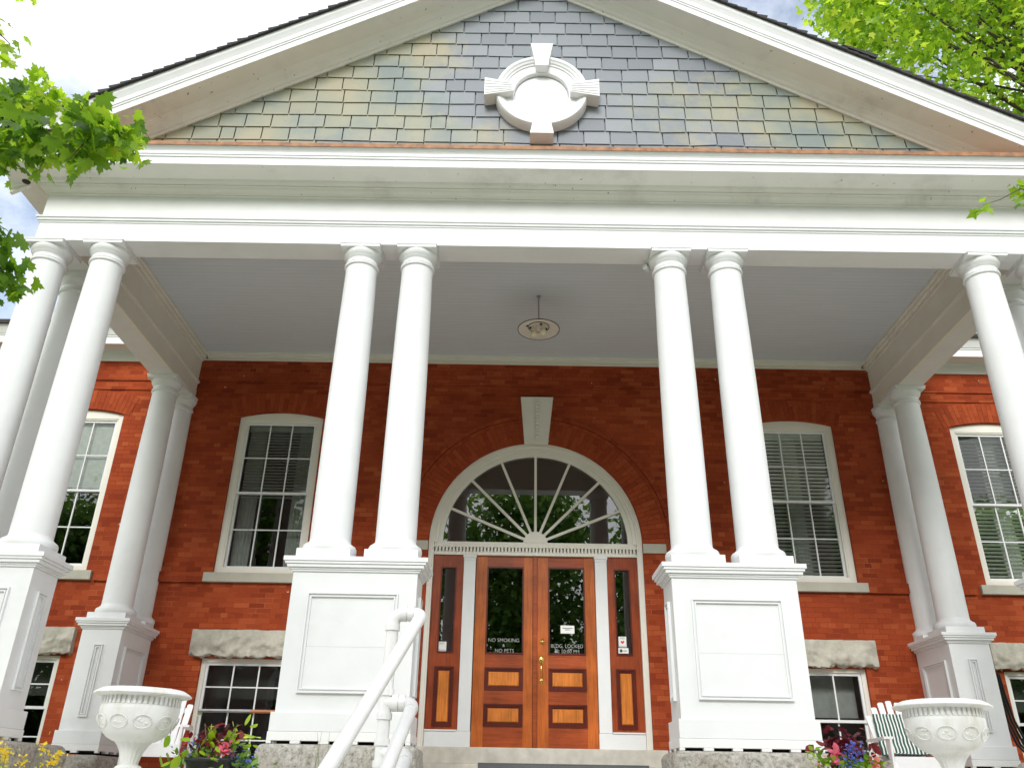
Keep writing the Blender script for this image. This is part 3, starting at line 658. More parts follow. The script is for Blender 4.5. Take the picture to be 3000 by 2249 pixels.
# medallion
mx,mz=-.065,7.66
mb=MB()
prof=[(.355,-.18),(.355,.06),(.362,.085),(.385,.09),(.48,.09),(.485,.105),(.505,.11),(.515,.125),(.54,.135),(.555,.15),(.59,.155),(.60,.14),(.61,.11),(.612,-.0)]
t=MB(); t.lathe([(r,h) for r,h in prof],n=120,cap=False); M4=Matrix.Translation((mx,YS-.005,mz))@Matrix.Rotation(PI/2,4,'X'); mb.add([M4@Vector(p) for p in t.v],t.f,smooth=False)
med=mb.build('medallion',M['white'],B)
mb=MB(); t=MB(); t.lathe([(.35,.0),(.3,.012),(.2,.035),(.1,.05),(.0,.055)],n=40,cap=False); M4=Matrix.Translation((mx,YS-.03,mz))@Matrix.Rotation(PI/2,4,'X'); mb.add([M4@Vector(p) for p in t.v],t.f,smooth=True)
mb.build('medallion_disc',M['white'],med)
for a,fl in ((PI/2,0),(0,1),(PI,1),(-PI/2,0)):
    d=(math.cos(a),math.sin(a)); nv=(-math.sin(a),math.cos(a)); mb=MB()
    P=lambda r,t:(mx+d[0]*r+nv[0]*t, mz+d[1]*r+nv[1]*t)
    e=.745 if fl else .785
    i0=.37
    mb.poly([P(i0,-.075),P(e,-.15),P(e,.15),P(i0,.075)],YS-.2,YS-.0)
    if fl:
        for q in (-2,-1,0,1,2): mb.poly([P(i0+.02,q*.026-.006),P(e-.01,q*.055-.014),P(e-.01,q*.055+.014),P(i0+.02,q*.026+.006)],YS-.207,YS-.2001)
    elif a>0:
        mb.poly([P(i0,-.085),P(i0+.05,-.092),P(i0+.05,.092),P(i0,.085)],YS-.215,YS-.2001)
    mb.build('medallion_key',M['white'],med)
# vent in the corner soffit
mb=MB(); mb.lathe([(.045,6.075),(.05,6.084)],XB-6.36,-4.55,16); mb.build('soffit_vent',M['iron'],B)

# ---------------- wing cornices and main roof
for s in (-1,1):
    prof=[(.04,5.955),(.055,5.955),(.055,6.12),(.08,6.125),(.08,6.135),(.41,6.10),(.41,6.225),(.425,6.23),(.425,6.25),(.44,6.255),(.5,6.36),(.52,6.39)]
    mb=MB(); xa,xb=XB+s*(HX+.01),s*16
    mb.sweep([lambda o,z:(xa,-o,z),lambda o,z:(xb,-o,z)],prof); mb.build('wing_cornice',M['frieze'],B,recalc=False)
    mb=MB(); mb.sweep([lambda o,z:(xa+s*.45,-o,z),lambda o,z:(xb,-o,z)],[(.44,6.392),(.56,6.392),(.56,6.46),(.5,6.465),(-5.,8.6)]); mb.build('wing_roof',M['shingle'],B,recalc=False)
mb=MB(); mb.add([(-16,5,8.6),(16,5,8.6),(16,11.5,6.4),(-16,11.5,6.4)],[(0,1,2,3)])
for s in (-16,16): mb.add([(s,-.5,6.46),(s,5,8.6),(s,11.5,6.4)],[(0,1,2)])
mb.build('main_roof',M['shingle'],B,recalc=False)

# ---------------- columns
SH=[(.208,1.70),(.2075,2.2),(.206,2.8),(.202,3.5),(.195,4.2),(.186,4.8),(.183,5.02)]
def make_column():
    mb=MB(); mb.lathe(SH,n=48,cap=False); c=mb.build('column',M['white_col'],B)
    mb=MB(); t=[(.183,5.015),(.197,5.02),(.204,5.03),(.204,5.042),(.195,5.05),(.19,5.052),(.198,5.056),(.20,5.064),(.195,5.072),(.185,5.076),(.185,5.125),(.197,5.13),(.197,5.145),(.21,5.155),(.225,5.18),(.231,5.205),(.229,5.226)]
    mb.lathe(t,n=48,cap=False); mb.box(-.232,.232,-.232,.232,5.226,5.262); mb.box(-.2385,.2385,-.2385,.2385,5.262,5.279); mb.build('capital',M['white_col'],c)
    mb=MB(); mb.box(-.265,.265,-.265,.265,1.501,1.585); mb.lathe([(.262,1.585),(.270,1.60),(.273,1.622),(.27,1.645),(.262,1.66),(.232,1.663),(.232,1.682),(.215,1.69),(.208,1.72)],n=48,cap=False); mb.build('base',M['white_col'],c)
    return c
c0=make_column()
spots=[(XB+s*x,-D) for s in (-1,1) for x in (X1,X2,X3,X4)]+[(XB+s*X4,-D+.70) for s in (-1,1)]+[(XB+s*XR,-.72) for s in (-1,1)]+[(XB+s*XR,-.03) for s in (-1,1)]
for i,(x,y) in enumerate(spots):
    c=c0 if i==0 else copy_tree(c0,B)
    c.location=(x,y,0)
# ---------------- pedestals
def ped_layers(mb,x0,x1,y0,y1,mi=0):
    def ly(ex,ey,z0,z1,m=0): mb.box(x0-ex,x1+ex,y0-ey,y1+ey,z0,z1,mi=m)
    ly(0,0,.083,1.36); ly(.018,.015,1.36,1.378); ly(.03,.025,1.378,1.398); ly(.06,.045,1.398,1.43); ly(.08,.058,1.43,1.455); ly(.097,.068,1.455,1.5)
    ly(.03,.03,-.078,.083); ly(.036,.036,-.155,-.08,1)
def ped_feet(mb,x0,x1,y0,y1):
    e=.036; n=max(2,round((x1-x0)/.24)); L_=(x1-x0+2*e)
    for yy in (y0-e,y1+e-.06):
        k=0.0
        for i in range(n+1):
            a=x0-e+L_*i/n-.045; b=a+.09
            a=max(a,x0-e); b=min(b,x1+e); mb.box(a,b,yy,yy+.06,-.18,-.155,mi=1)
    m=max(1,round((y1-y0)/.24))
    for xx in (x0-e,x1+e-.06):
        for i in range(1,m): a=y0+(y1-y0)*i/m; mb.box(xx,xx+.06,a-.045,a+.045,-.18,-.155,mi=1)
    mb.box(x0+.04,x1-.04,y0+.04,y1-.04,-.181,-.155,mi=2)  # near-black core: the shade between the feet is put in as colour
def mould_front(mb,x0,x1,z0,z1,y):
    ring_rect(mb,x0,x1,z0,z1,.014,y-.03,y-.001); ring_rect(mb,x0+.014,x1-.014,z0+.014,z1-.014,.015,y-.012,y-.001); ring_rect(mb,x0+.029,x1-.029,z0+.029,z1-.029,.012,y-.024,y-.001)
def mould_side(mb,y0,y1,z0,z1,x,s):
    t=MB(); mould_front(t,y0,y1,z0,z1,0)
    mb.add([(x-s*v[1]*1.0, v[0], v[2]) for v in t.v], t.f)
PM=[M['white'],M['plaster'],M['slotshade']]
def pedestal(cx,x0,x1,y0,y1,panels,extra=None):
    mb=MB(); ped_layers(mb,x0,x1,y0,y1); ped_feet(mb,x0,x1,y0,y1)
    if extra: ped_layers(mb,*extra); ped_feet(mb,*extra)
    p=mb.build('pedestal',PM,B,bevel=.004)
    mb=MB()
    for k in panels:
        if k[0]=='f':
            mould_front(mb,k[1],k[2],.249,1.159,y0)
            if k[2]-k[1]>.3: mb.box(k[1]+.041,k[2]-.041,y0-.004,y0-.0005,.290,.655); mb.box(k[1]+.041,k[2]-.041,y0-.0025,y0-.0005,.659,1.118)
        else: mould_side(mb,k[1],k[2],.249,1.159,k[3],k[4])
    mb.build('panel_moulding',M['white'],p)
    return p
PD=.235
for s in (-1,1):
    cx=XB+s*(X1+X2)/2; x0,x1=cx-.607,cx+.607; y0,y1=-D-PD,-D+PD
    pedestal(cx,x0,x1,y0,y1,[('f',cx-.435,cx+.435),('s',y0+.15,y1-.15,x0,-1),('s',y0+.15,y1-.15,x1,1)])
    cx=XB+s*(X3+X4)/2; x0,x1=cx-.607,cx+.607; ix=x0 if s>0 else x1
    ex=(x1-2*PD-.02,x1,-D+PD,-D+.70+PD) if s>0 else (x0,x0+2*PD+.02,-D+PD,-D+.70+PD)
    pedestal(cx,x0,x1,y0,y1,[('f',cx-.435,cx+.435),('s',y0+.15,y1-.15,ix,-s)],extra=ex)
    cx=XB+s*XR; x0,x1=cx-.275,cx+.275; y0r,y1r=-.99,-.003; ix=x0 if s>0 else x1
    pedestal(cx,x0,x1,y0r,y1r,[('f',cx-.06,cx+.06),('s',y0r+.16,y1r-.16,ix,-s)])
# foundation stones under the pedestals
def fstone(x0,x1,y0,y1,z1,seed,amp=.035):
    mb=MB(); z0=-1.3
    rough_block(mb,((x0+x1)/2,(y0+y1)/2,(z0+z1)/2),((x1-x0)/2,(y1-y0)/2,(z1-z0)/2),.07,amp,seed,46,keep=lambda p:1 if p.z<(z1-z0)/2-.06 else .05,freq=6)
    mb.build('foundation_stone',M['granite'],B)
for s in (-1,1):
    cx=XB+s*(X1+X2)/2; fstone(cx-.72,cx+.72,-D-.36,-D+.34,-.183,5+s)
    cx=XB+s*(X3+X4)/2; fstone(cx-.74,cx+.74,-D-.4,-D+1.02,-.183,11+s,.05)
    cx=XB+s*XR; fstone(cx-.42,cx+.36,-1.14,-.01,-.203,17+s,.05)

# ------------------------------------------------------------------ ground, porch floor, steps
mb=MB()
ny=24; ys=[-400,-80,-30,-16,-11.5,-9.4,-7.6,-7.0,-2,14,60,400]; zs=[-2.6,-2.4,-2.2,-2.12,-2.1,-2.05,-1.1,-.78,-.76,-.76,-.8,-.8]
xs=[-400,-60,-20,-12,-6,-2,2,6,12,20,60,400]
mb.add([(x,y,z) for y,z in zip(ys,zs) for x in xs],[(j*12+i,j*12+i+1,(j+1)*12+i+1,(j+1)*12+i) for j in range(11) for i in range(11)],smooth=True)
tag(mb.build('ground',M['ground'],recalc=False),kind='structure')
mb=MB(); mb.box(XB-6.5,XB+6.5,-4.62,-.002,-1.0,-.5); tag(mb.build('porch_floor',M['paving']),kind='structure')
mb=MB()
mb.box(-1.9,1.95,-.78,-.36,-.499,-.222)
tag(mb.build('door_step',M['concrete'],bevel=.008),kind='structure')
mb=MB()
for i in range(9): mb.box(-1.05,1.0,-4.62-.34*(i+1),-4.62-.34*i,-2.2,-.5-.175*(i+1))
tag(mb.build('entrance_steps',M['concrete'],bevel=.012),kind='structure')
mb=MB(); mb.box(-7.5,7.5,-19,-9.3,-2.6,-2.02); tag(mb.build('path',M['paving']),kind='structure')  # unseen walkway, made wide and pale to bounce light under the porch
mb=MB(); mb.box(-7.6,-1.06,-7.5,-4.63,-1.2,-.745); mb.box(1.01,7.6,-7.5,-4.63,-1.2,-.745); tag(mb.build('bounce_pavement',M['paving']),kind='structure')  # unseen paving added to throw light up to the porch ceiling
mb=MB(); mb.box(-.76,1.46,-.80,-.37,-.2215,-.206); mb.box(-.76,1.46,-.80,-.788,-.36,-.2215); tag(mb.build('door_mat',M['mat'],bevel=.005),'grey rubber mat folded over the stone step below the double doors','mat')

# ------------------------------------------------------------------ lamp, spotlight
lp=empty('pendant_lamp',(-.02,-2.03,6.135)); tag(lp,'cream enamel dish pendant lamp with two bulbs hanging from the porch ceiling','lamp')
mb=MB(); mb.lathe([(.03,-.02),(.03,0)],n=16); mb.tube([(0,0,-.01),(0,0,-.5)],.011,8); mb.build('rod',M['chrome'],lp)
mb=MB(); mb.lathe([(.045,-.485),(.07,-.5),(.15,-.515),(.3,-.565),(.305,-.575),(.30,-.578),(.15,-.53),(.0,-.525)],n=48,cap=False); mb.build('shade',M['enamel'],lp)
mb=MB(); mb.lathe([(.301,-.572),(.309,-.573),(.309,-.582),(.301,-.582),(.301,-.572)],n=48,cap=False); mb.lathe([(.07,-.483),(.075,-.499),(.05,-.49)],n=24,cap=False)
mb.lathe([(.15,-.534),(.158,-.534),(.158,-.541),(.15,-.541),(.15,-.534)],n=32,cap=False)
for x,y in ((-.17,-.04),(.11,.05),(-.12,.02),(.03,-.09),(.05,.07)): mb.lathe([(.0,-.548),(.017,-.548),(.017,-.52)],x,y,10,cap=False)
mb.build('trim',M['iron'],lp)
for x,y in ((-.06,-.01),(.07,-.06)):
    mb=MB(); mb.lathe([(.025,-.53),(.025,-.60),(.04,-.62),(.055,-.65),(.05,-.685),(.03,-.70),(.0,-.705)],x,y,16,cap=False); mb.build('bulb',M['bulb'],lp)
sp=empty('spotlight',(1.225,-4.2,5.28)); tag(sp,'tiny white spotlight under the front beam beside a column capital','spotlight')
mb=MB(); mb.box(-.03,.03,-.03,.03,-.04,0); mb.tube([(0,0,-.04),(0,0,-.09)],.01,8); mb.build('bracket',M['white'],sp)
mb=MB(); mb.tube([(-.03,-.03,-.10),(.01,.02,-.10),(.03,.05,-.11)],[.034,.036,.02],12); mb.build('head',M['white'],sp)

# ------------------------------------------------------------------ urns
def make_urn():
    u=empty('garden_urn'); n=80
    def rf(r,z,a):
        if z>-.36 and z<.0 and r>.3: return r
        return r
    mb=MB()
    bowl=[(.12,-.225),(.15,-.215),(.2,-.19),(.24,-.15),(.268,-.10),(.281,-.05),(.285,.0),(.283,.03),(.272,.032),(.272,.085),(.28,.09)]
    mb.lathe(bowl,n=n,cap=False)
    for i in range(46):
        a=2*PI*i/46; M4=Matrix.Rotation(a,4,'Z')@Matrix.Translation((.273,0,.04)); mb.box(-.004,.012,-.011,.011,-.008,.05,M=M4)
    for i in range(10):
        a=2*PI*i/10+.2; c=Vector((.262*math.cos(a),.262*math.sin(a),-.085)); rd=Vector((math.cos(a),math.sin(a),-.45)).normalized(); tg=Vector((-math.sin(a),math.cos(a),0)); vv=rd.cross(tg)
        mb.tube([c+rd*.009+tg*.066*math.cos(t)+vv*.05*math.sin(t) for t in [2*PI*k/16 for k in range(17)]],.004,6,cap=False)
        for q in range(5):
            g=c+rd*.0+tg*random.uniform(-.03,.03)+vv*random.uniform(-.022,.022)
            t=MB(); t.lathe([(0,-.014),(.012,-.008),(.017,0),(.012,.008),(0,.014)],n=8,cap=False); mb.add([Vector(p)+g for p in t.v],t.f,smooth=True)
    mb.build('bowl',M['urn'],u)
    mb=MB(); mb.lathe([(.28,.088),(.335,.098),(.352,.104),(.352,.112),(.33,.128),(.30,.145),(.285,.15),(.27,.145),(.262,.1),(.25,.0),(.18,-.12),(0,-.16)],n=96,cap=False,rfun=lambda r,z,a: r*(1+.012*math.sin(a*36)) if z>.1 and r>.28 else r); mb.build('rim',M['urn'],u)
    mb=MB(); mb.lathe([(.125,-.222),(.105,-.245),(.085,-.28),(.07,-.32),(.062,-.36),(.062,-.385)],n=64,cap=False,rfun=lambda r,z,a:r*(1+.045*math.cos(a*16)))
    mb.lathe([(.06,-.375),(.08,-.38),(.1,-.40),(.11,-.42),(.098,-.425),(.07,-.42)],n=64,cap=False,rfun=lambda r,z,a:r*(1+.03*math.cos(a*18)))
    mb.lathe([(.068,-.42),(.085,-.5),(.10,-.6),(.13,-.7),(.17,-.76),(.2,-.79)],n=64,cap=False,rfun=lambda r,z,a:r*(1+.04*math.cos(a*16))); mb.box(-.2,.2,-.2,.2,-.86,-.79); mb.build('pedestal_foot',M['urn'],u)
    return u
ua=make_urn(); ua.location=(-2.915,-6.4,-.065); ua.scale=(.91,)*3; tag(ua,'white fluted urn beside the black pot of tall lime leaves','urn','white cast urns flanking the steps')
ub=copy_tree(ua); ub.location=(2.655,-6.4,-.055); ub.rotation_euler=(R(-.5),R(1.2),.3); ub.scale=(.9,)*3; tag(ub,'white fluted urn in front of the chair draped with a striped towel','urn','white cast urns flanking the steps')
ua.rotation_euler=(0,R(.6),0)

# ------------------------------------------------------------------ chairs
def make_chair():
    c=empty('garden_chair'); # origin: floor centre, faces -y
    n=7; back=[]
    for i in range(n):
        t=(i-(n-1)/2)/((n-1)/2); lean=Matrix.Translation((0,.12,.32))@Matrix.Rotation(R(-17),4,'X')@Matrix.Rotation(R(t*7.0),4,'Y')
        w=.036; h=.78-.16*t*t; x=t*.215
        mb=MB(); P=[(x-w,0),(x+w,0),(x+w,h-.012),(x+w*.6,h),(x-w*.6,h),(x-w,h-.012)]
        t2=MB(); t2.poly(P,-.01,.01); mb.add([lean@Vector(p) for p in t2.v],t2.f); mb.build('back_slat',M['chair'],c)
    for z,w in ((.10,.27),(.52,.30)):
        mb=MB(); M4=Matrix.Translation((0,.12,.32))@Matrix.Rotation(R(-17),4,'X'); mb.box(-w,w,.011,.035,z-.03,z+.03,M=M4); mb.build('back_rail',M['chair'],c)
    mb=MB()
    for i in range(5): y=-.36+i*.098; z=.40-.016*i; mb.box(-.265,.265,y,y+.085,z-.02,z)
    mb.box(-.285,.285,-.385,-.36,.26,.395); mb.build('seat',M['chair'],c)
    for s in (-1,1):
        mb=MB(); x=s*.33; P=[(x-.055,-.42),(x+.055,-.42),(x+.065,-.1),(x+.04,.30),(x-.03,.30),(x-.05,-.1)]
        vs=[(a,b,.585) for a,b in P]+[(a,b,.61) for a,b in P]; k=6
        mb.add(vs,[tuple(range(k-1,-1,-1)),tuple(range(k,2*k))]+[(i,(i+1)%k,k+(i+1)%k,k+i) for i in range(k)]); mb.build('arm',M['chair'],c)
        mb=MB(); mb.poly([(0,0),(.08,0),(.09,.36),(.14,.50),(.12,.584),(-.02,.584),(.0,.36)],-.0125,.0125)
        vs=[(s*.305+v[1],-.40+v[0],v[2]) for v in mb.v]; m2=MB(); m2.add(vs,mb.f); m2.build('leg',M['chair'],c)
        m2=MB(); M4=Matrix.Translation((s*.28,-.1,.24))@Matrix.Rotation(R(-17),4,'X'); m2.box(-.0125,.0125,-.3,.52,-.05,.05,M=M4); m2.build('leg',M['chair'],c)
    return c
ca=make_chair(); ca.location=(-4.60,-1.75,-.5); ca.rotation_euler=(0,0,R(14)); tag(ca,'white slatted garden chair with a bare back, half hidden by an urn','chair','white slatted chairs on the porch')
cb=copy_tree(ca); cb.location=(4.41,-1.75,-.5); cb.rotation_euler=(0,0,R(-4)); tag(cb,'white slatted garden chair under a green and white striped towel','chair','white slatted chairs on the porch')
def towel():
    w,nx,ny=.52,26,30; me=bpy.data.meshes.new('towel'); vs=[];uv=[]
    lean=Matrix.Translation((0,.12,.32))@Matrix.Rotation(R(-17),4,'X')
    path=[]
    for j in range(ny+1):
        t=j/ny
        if t<.62: p=lean@Vector((0,-.032,.60-.5*(t/.62)))
        else:
            k=(t-.62)/.38; p0=lean@Vector((0,-.032,.10)); p=p0.lerp(Vector((0,-.33,.425)),k); p.z=p0.z+(.43-p0.z)*min(1,k*1.6)
        path.append(p)
    for j,p in enumerate(path):
        for i in range(nx+1):
            x=(i/nx-.5)*w*(1+.06*j/ny); q=noise.noise(Vector((x*7,j*.16,3)))*.014+noise.noise(Vector((x*3+j*.1,j*.33,8)))*.012
            vs.append((x+.01+.012*noise.noise(Vector((j*.2,0,1))),p.y-.012-abs(q)*1.3,p.z+q*.5)); uv.append((i/nx,j/ny))
    fs=[(j*(nx+1)+i,j*(nx+1)+i+1,(j+1)*(nx+1)+i+1,(j+1)*(nx+1)+i) for j in range(ny) for i in range(nx)]
    me.from_pydata(vs,[],fs); l=me.uv_layers.new(name='UVMap')
    for lp_ in me.loops: l.data[lp_.index].uv=uv[lp_.vertex_index]
    for p in me.polygons: p.use_smooth=True
    me.materials.append(M['towel']); o=bpy.data.objects.new('towel',me); col.objects.link(o); o.location=cb.location; o.rotation_euler=cb.rotation_euler
    s=o.modifiers.new('s','SOLIDIFY'); s.thickness=.006; return o
tag(towel(),'green and white striped towel draped over a chair back','towel')

# ------------------------------------------------------------------ handrail
hr=empty('handrail',(-1.27,-6.2,-1.4)); tag(hr,'white painted pipe handrail sloping down beside the entrance steps','handrail'); hl=Vector(hr.location)
PR=.045
def pp(name,pts,r=PR,collars=()):
    mb=MB(); mb.tube([Vector(p)-hl for p in pts],r,20)
    for c,d in collars:
        c=Vector(c)-hl; d=Vector(d).normalized()*.022; mb.tube([c-d,c+d],r*1.22,20)
    return mb.build(name,M['pvc'],hr)
def bend(a,b,c,r=.07,n=7):
    a,b,c=Vector(a),Vector(b),Vector(c); u=(a-b).normalized()*r; v=(c-b).normalized()*r
    return [b+u*(1-t)**2+v*t**2 for t in [i/n for i in range(n+1)]]
PB,PT=Vector((-1.27,-6.2,-1.6)),Vector((-1.235,-6.2,.66))
lerp=lambda z: PB+(PT-PB)*((z-PB.z)/(PT.z-PB.z))
A=Vector((-1.02,-6.2,.66)); E1=at(960,2249,4.25); dirv=(E1-A).normalized(); A2=A+dirv*5.4
pp('post',[PB,lerp(.60)],PR,[(lerp(.555),(0,0,1)),(lerp(-.06),(0,0,1)),(lerp(.10),(0,0,1)),(lerp(-.37),(0,0,1)),(lerp(-.23),(0,0,1))])
pp('elbow',bend(lerp(.55),PT,A,.09)+bend(PT,A,A2,.09)+[A+dirv*.12],PR*1.08,[(PT+Vector((.075,0,0)),(1,0,0)),(A-Vector((.085,0,0)),(1,0,0))])
pp('rail',[A+dirv*.09,A+dirv*1.5,A2],PR)
T2=lerp(.03); B2=Vector((-1.045,-6.2,.03)); E2=at(1133,2249,5.0); d2=(E2-B2).normalized()
pp('elbow',[T2]+bend(T2,B2,B2+d2,.09)+[B2+d2*.12],PR*1.08,[(T2+Vector((.07,0,0)),(1,0,0)),(B2-Vector((.08,0,0)),(1,0,0))]); pp('rail',[B2+d2*.09,B2+d2*4.6],PR)
T3=lerp(-.30); B3=Vector((-1.065,-6.2,-.30)); d3=d2
pp('elbow',[T3]+bend(T3,B3,B3+d3,.09)+[B3+d3*.12],PR*1.08,[(T3+Vector((.07,0,0)),(1,0,0))]); pp('rail',[B3+d3*.09,B3+d3*3.4],PR)
E3=A+dirv*4.9; pp('post',[Vector((E3.x,E3.y,-2.3)),E3],PR)

# ------------------------------------------------------------------ foliage
MAPLE=[(0,0),(.06,.06),(.30,-.06),(.36,.10),(.58,.13),(.46,.30),(.62,.50),(.42,.50),(.36,.62),(.17,.52),(.20,.78),(.10,.80),(0,1.05)]
MAPLE=MAPLE+[(-x,y) for x,y in reversed(MAPLE[1:-1])]
MAPLE_S=[(0,0),(.34,-.04),(.30,.15),(.60,.42),(.24,.52),(0,1.05),(-.24,.52),(-.60,.42),(-.30,.15),(-.34,-.04)]
OVAL=[(0,0),(.22,.2),(.3,.5),(.18,.82),(0,1.0),(-.18,.82),(-.3,.5),(-.22,.2)]
DIAMOND=[(0,0),(.42,.5),(0,1),(-.42,.5)]
QUAD=[(-.5,0),(.5,.0),(.5,1),(-.5,1)]
def leaves(name,mat,parent,P,T,Nn,S,tints,shape,fold=.12,loc=(0,0,0)):
    """P positions, T tip directions, Nn normals, S sizes: one flat outline per leaf"""
    P=np.asarray(P,float)-np.array(loc); T=np.asarray(T,float); Nn=np.asarray(Nn,float); S=np.asarray(S,float)
    T/=np.linalg.norm(T,axis=1)[:,None]; X=np.cross(T,Nn); X/=np.maximum(np.linalg.norm(X,axis=1),1e-6)[:,None]; Z=np.cross(X,T)
    sh=np.array(shape); k=len(sh); n=len(P)
    fd=-np.abs(sh[:,0])*2-(sh[:,1]**2); F=rng.uniform(-.1,1,n)*fold*2.4
    V=P[:,None,:]+S[:,None,None]*(X[:,None,:]*sh[None,:,0,None]+T[:,None,:]*sh[None,:,1,None]+Z[:,None,:]*(F[:,None]*fd[None,:])[:,:,None])
    me=bpy.data.meshes.new(name); me.vertices.add(n*k); me.vertices.foreach_set('co',V.astype(np.float32).ravel())
    me.loops.add(n*k); me.loops.foreach_set('vertex_index',np.arange(n*k,dtype=np.int32)); me.polygons.add(n); me.polygons.foreach_set('loop_start',np.arange(0,n*k,k,dtype=np.int32))
    me.update(calc_edges=True); me.materials.append(mat)
    a=me.color_attributes.new('tint','FLOAT_COLOR','CORNER'); c=np.ones((n*k,4),np.float32); c[:,:3]=np.repeat(np.asarray(tints,np.float32),k)[:,None]; a.data.foreach_set('color',c.ravel())
    o=bpy.data.objects.new(name,me); col.objects.link(o)
    if parent is not None: o.parent=parent
    return o
def rnd(n): v=rng.normal(size=(n,3)); return v/np.linalg.norm(v,axis=1)[:,None]
def along(path,n,spread):
    path=np.array([list(p) for p in path]); k=rng.random(n)*(len(path)-1); i=np.minimum(k.astype(int),len(path)-2); f=(k-i)[:,None]
    return path[i]*(1-f)+path[i+1]*f+rng.normal(size=(n,3))*spread
def hang(n,down=.7): 
    T=rnd(n)*.75; T[:,2]-=down; Nn=rnd(n)*.55; Nn[:,2]+=.75; return T,Nn
def curve(a,b,sag,n=6):
    a,b=Vector(a),Vector(b); return [a.lerp(b,i/n)+Vector((0,0,sag*4*(i/n)*(1-i/n))) for i in range(n+1)]

# the maple at the edge of the picture, whose boughs reach in over the eaves
t1=empty('maple_tree',(-7.6,-8.6,-1.3)); l1=tuple(t1.location); tag(t1,'maple with drooping bright green boughs hanging before the white cornice corner','tree')
tr=MB(); tk=[(-7.6,-8.6,-1.3),(-7.55,-8.6,.5),(-7.7,-8.5,2.4),(-7.6,-8.4,4.2),(-7.8,-8.2,6.5)]; tr.tube(tk,[.26,.2,.17,.14,.08],14)
main=[Vector((-7.65,-8.45,3.2)),Vector((-6.2,-8.4,4.0)),at(-260,330,5.6),at(-20,340,5.5),at(120,380,5.4),at(280,395,5.3),at(372,408,5.2)]
tr.tube(main,[.07,.045,.025,.012,.009,.006,.003],8)
low=[Vector((-7.6,-8.5,2.2)),Vector((-6.0,-8.3,2.9)),at(-200,700,5.6),at(-20,760,5.5),at(50,850,5.5)]
tr.tube(low,[.05,.03,.016,.008,.003],8)
high=[Vector((-7.6,-8.4,4.6)),Vector((-6.0,-8.3,5.4)),at(-250,-20,5.8),at(-40,60,5.7),at(30,130,5.6)]
tr.tube(high,[.05,.03,.016,.008,.003],8)
hi2=[Vector((-7.7,-8.3,5.5)),Vector((-5.6,-8.2,6.6)),at(-100,-150,6.0),at(60,-40,5.9),at(95,0,5.9)]; tr.tube(hi2,[.04,.025,.012,.006,.003],8)
P=[];T=[];Q=[];S=[];C=[]
def put(p,n,spread,size,down=.7,c=(.2,.9)):
    q=along(p,n,spread); t,m=hang(n,down); P.append(q);T.append(t);Q.append(m);S.append(rng.uniform(size*.45,size*1.25,n));C.append(rng.uniform(c[0],c[1],n))
bl=[(60,250),(150,270),(230,300),(300,345),(360,380),(404,416),(380,430),(310,420),(240,430),(200,470),(130,470),(60,450),(20,300),(20,490),(90,350),(-60,300),(-80,450)]
for bx_,by_ in bl:
    dd=random.uniform(5.1,5.7); i=min(range(3,7),key=lambda k:(main[k]-at(bx_,by_,dd)).length); st_=main[i]
    tw=[st_,st_.lerp(at(bx_,by_,dd),.5)+Vector((0,0,.03)),at(bx_,by_,dd)]; tr.tube(tw,[.006,.004,.002],5)
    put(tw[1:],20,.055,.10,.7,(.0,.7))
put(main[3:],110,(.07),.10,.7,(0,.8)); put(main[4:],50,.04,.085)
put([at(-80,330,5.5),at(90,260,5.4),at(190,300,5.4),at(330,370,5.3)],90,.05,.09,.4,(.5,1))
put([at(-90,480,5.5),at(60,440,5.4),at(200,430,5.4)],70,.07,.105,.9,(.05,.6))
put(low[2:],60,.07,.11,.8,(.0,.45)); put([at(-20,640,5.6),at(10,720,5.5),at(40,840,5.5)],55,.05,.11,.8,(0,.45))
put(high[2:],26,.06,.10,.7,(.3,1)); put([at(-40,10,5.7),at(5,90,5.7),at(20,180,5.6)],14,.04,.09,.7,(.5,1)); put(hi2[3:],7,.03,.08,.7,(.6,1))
for k in range(26):   # the rest of the crown, beyond the edge of the picture
    cc=Vector((-8.6+random.uniform(-1.6,.9),-8.4+random.uniform(-1.8,1.5),5.2+random.uniform(-2.2,3.4))); tr.tube(curve((-7.7,-8.3,random.uniform(3,6)),cc,.2),[.03,.026,.022,.018,.012,.008,.004],5)
    put([cc,cc+Vector((random.uniform(-.5,.5),random.uniform(-.5,.5),.2))],110,.38,.12)
tr.v=[tuple(Vector(v)-Vector(l1)) for v in tr.v]; tr.build('trunk',M['bark'],t1,recalc=False)
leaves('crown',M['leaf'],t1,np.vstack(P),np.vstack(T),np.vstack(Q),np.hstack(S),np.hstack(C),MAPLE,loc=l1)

# the taller maple beyond the other end of the gable roof
t2=empty('maple_tree',(11.2,-1.6,-.76)); l2=tuple(t2.location); tag(t2,'tall spreading maple rising above the gable roof, sky showing through its leaves','tree')
tr=MB(); tr.tube([(11.2,-1.6,-.76),(11.1,-1.6,2),(11.15,-1.5,5),(11.0,-1.3,8),(11.1,-1,11),(11.0,-.8,13.5)],[.36,.29,.26,.2,.12,.05],16)
P=[];T=[];Q=[];S=[];C=[]
def roof_ok(p): return p.z> ZA+.6-SL*abs(p.x-XG) if (abs(p.x)<7.2 and p.y>-5.3) else True
tips=[]
for k in range(330):
    px=random.uniform(2330,3500); lo=60+ (px-2440)*.5 if px>2440 else 10
    py=random.uniform(-420,min(lo,430)) if px>2480 else random.uniform(-260,lo*.9+40)
    if px<2480 and random.random()<.35: continue
    tips.append((px,py,random.uniform(13.2,17.5)))
tips+=[(2380,15,15),(2400,30,14.6),(2415,75,14.5),(2440,70,14.8),(2500,110,14.5),(2480,150,14.2),(2560,180,14.6),(2640,215,14.6),(2740,270,14.8),(2850,310,15),(2960,330,15)]
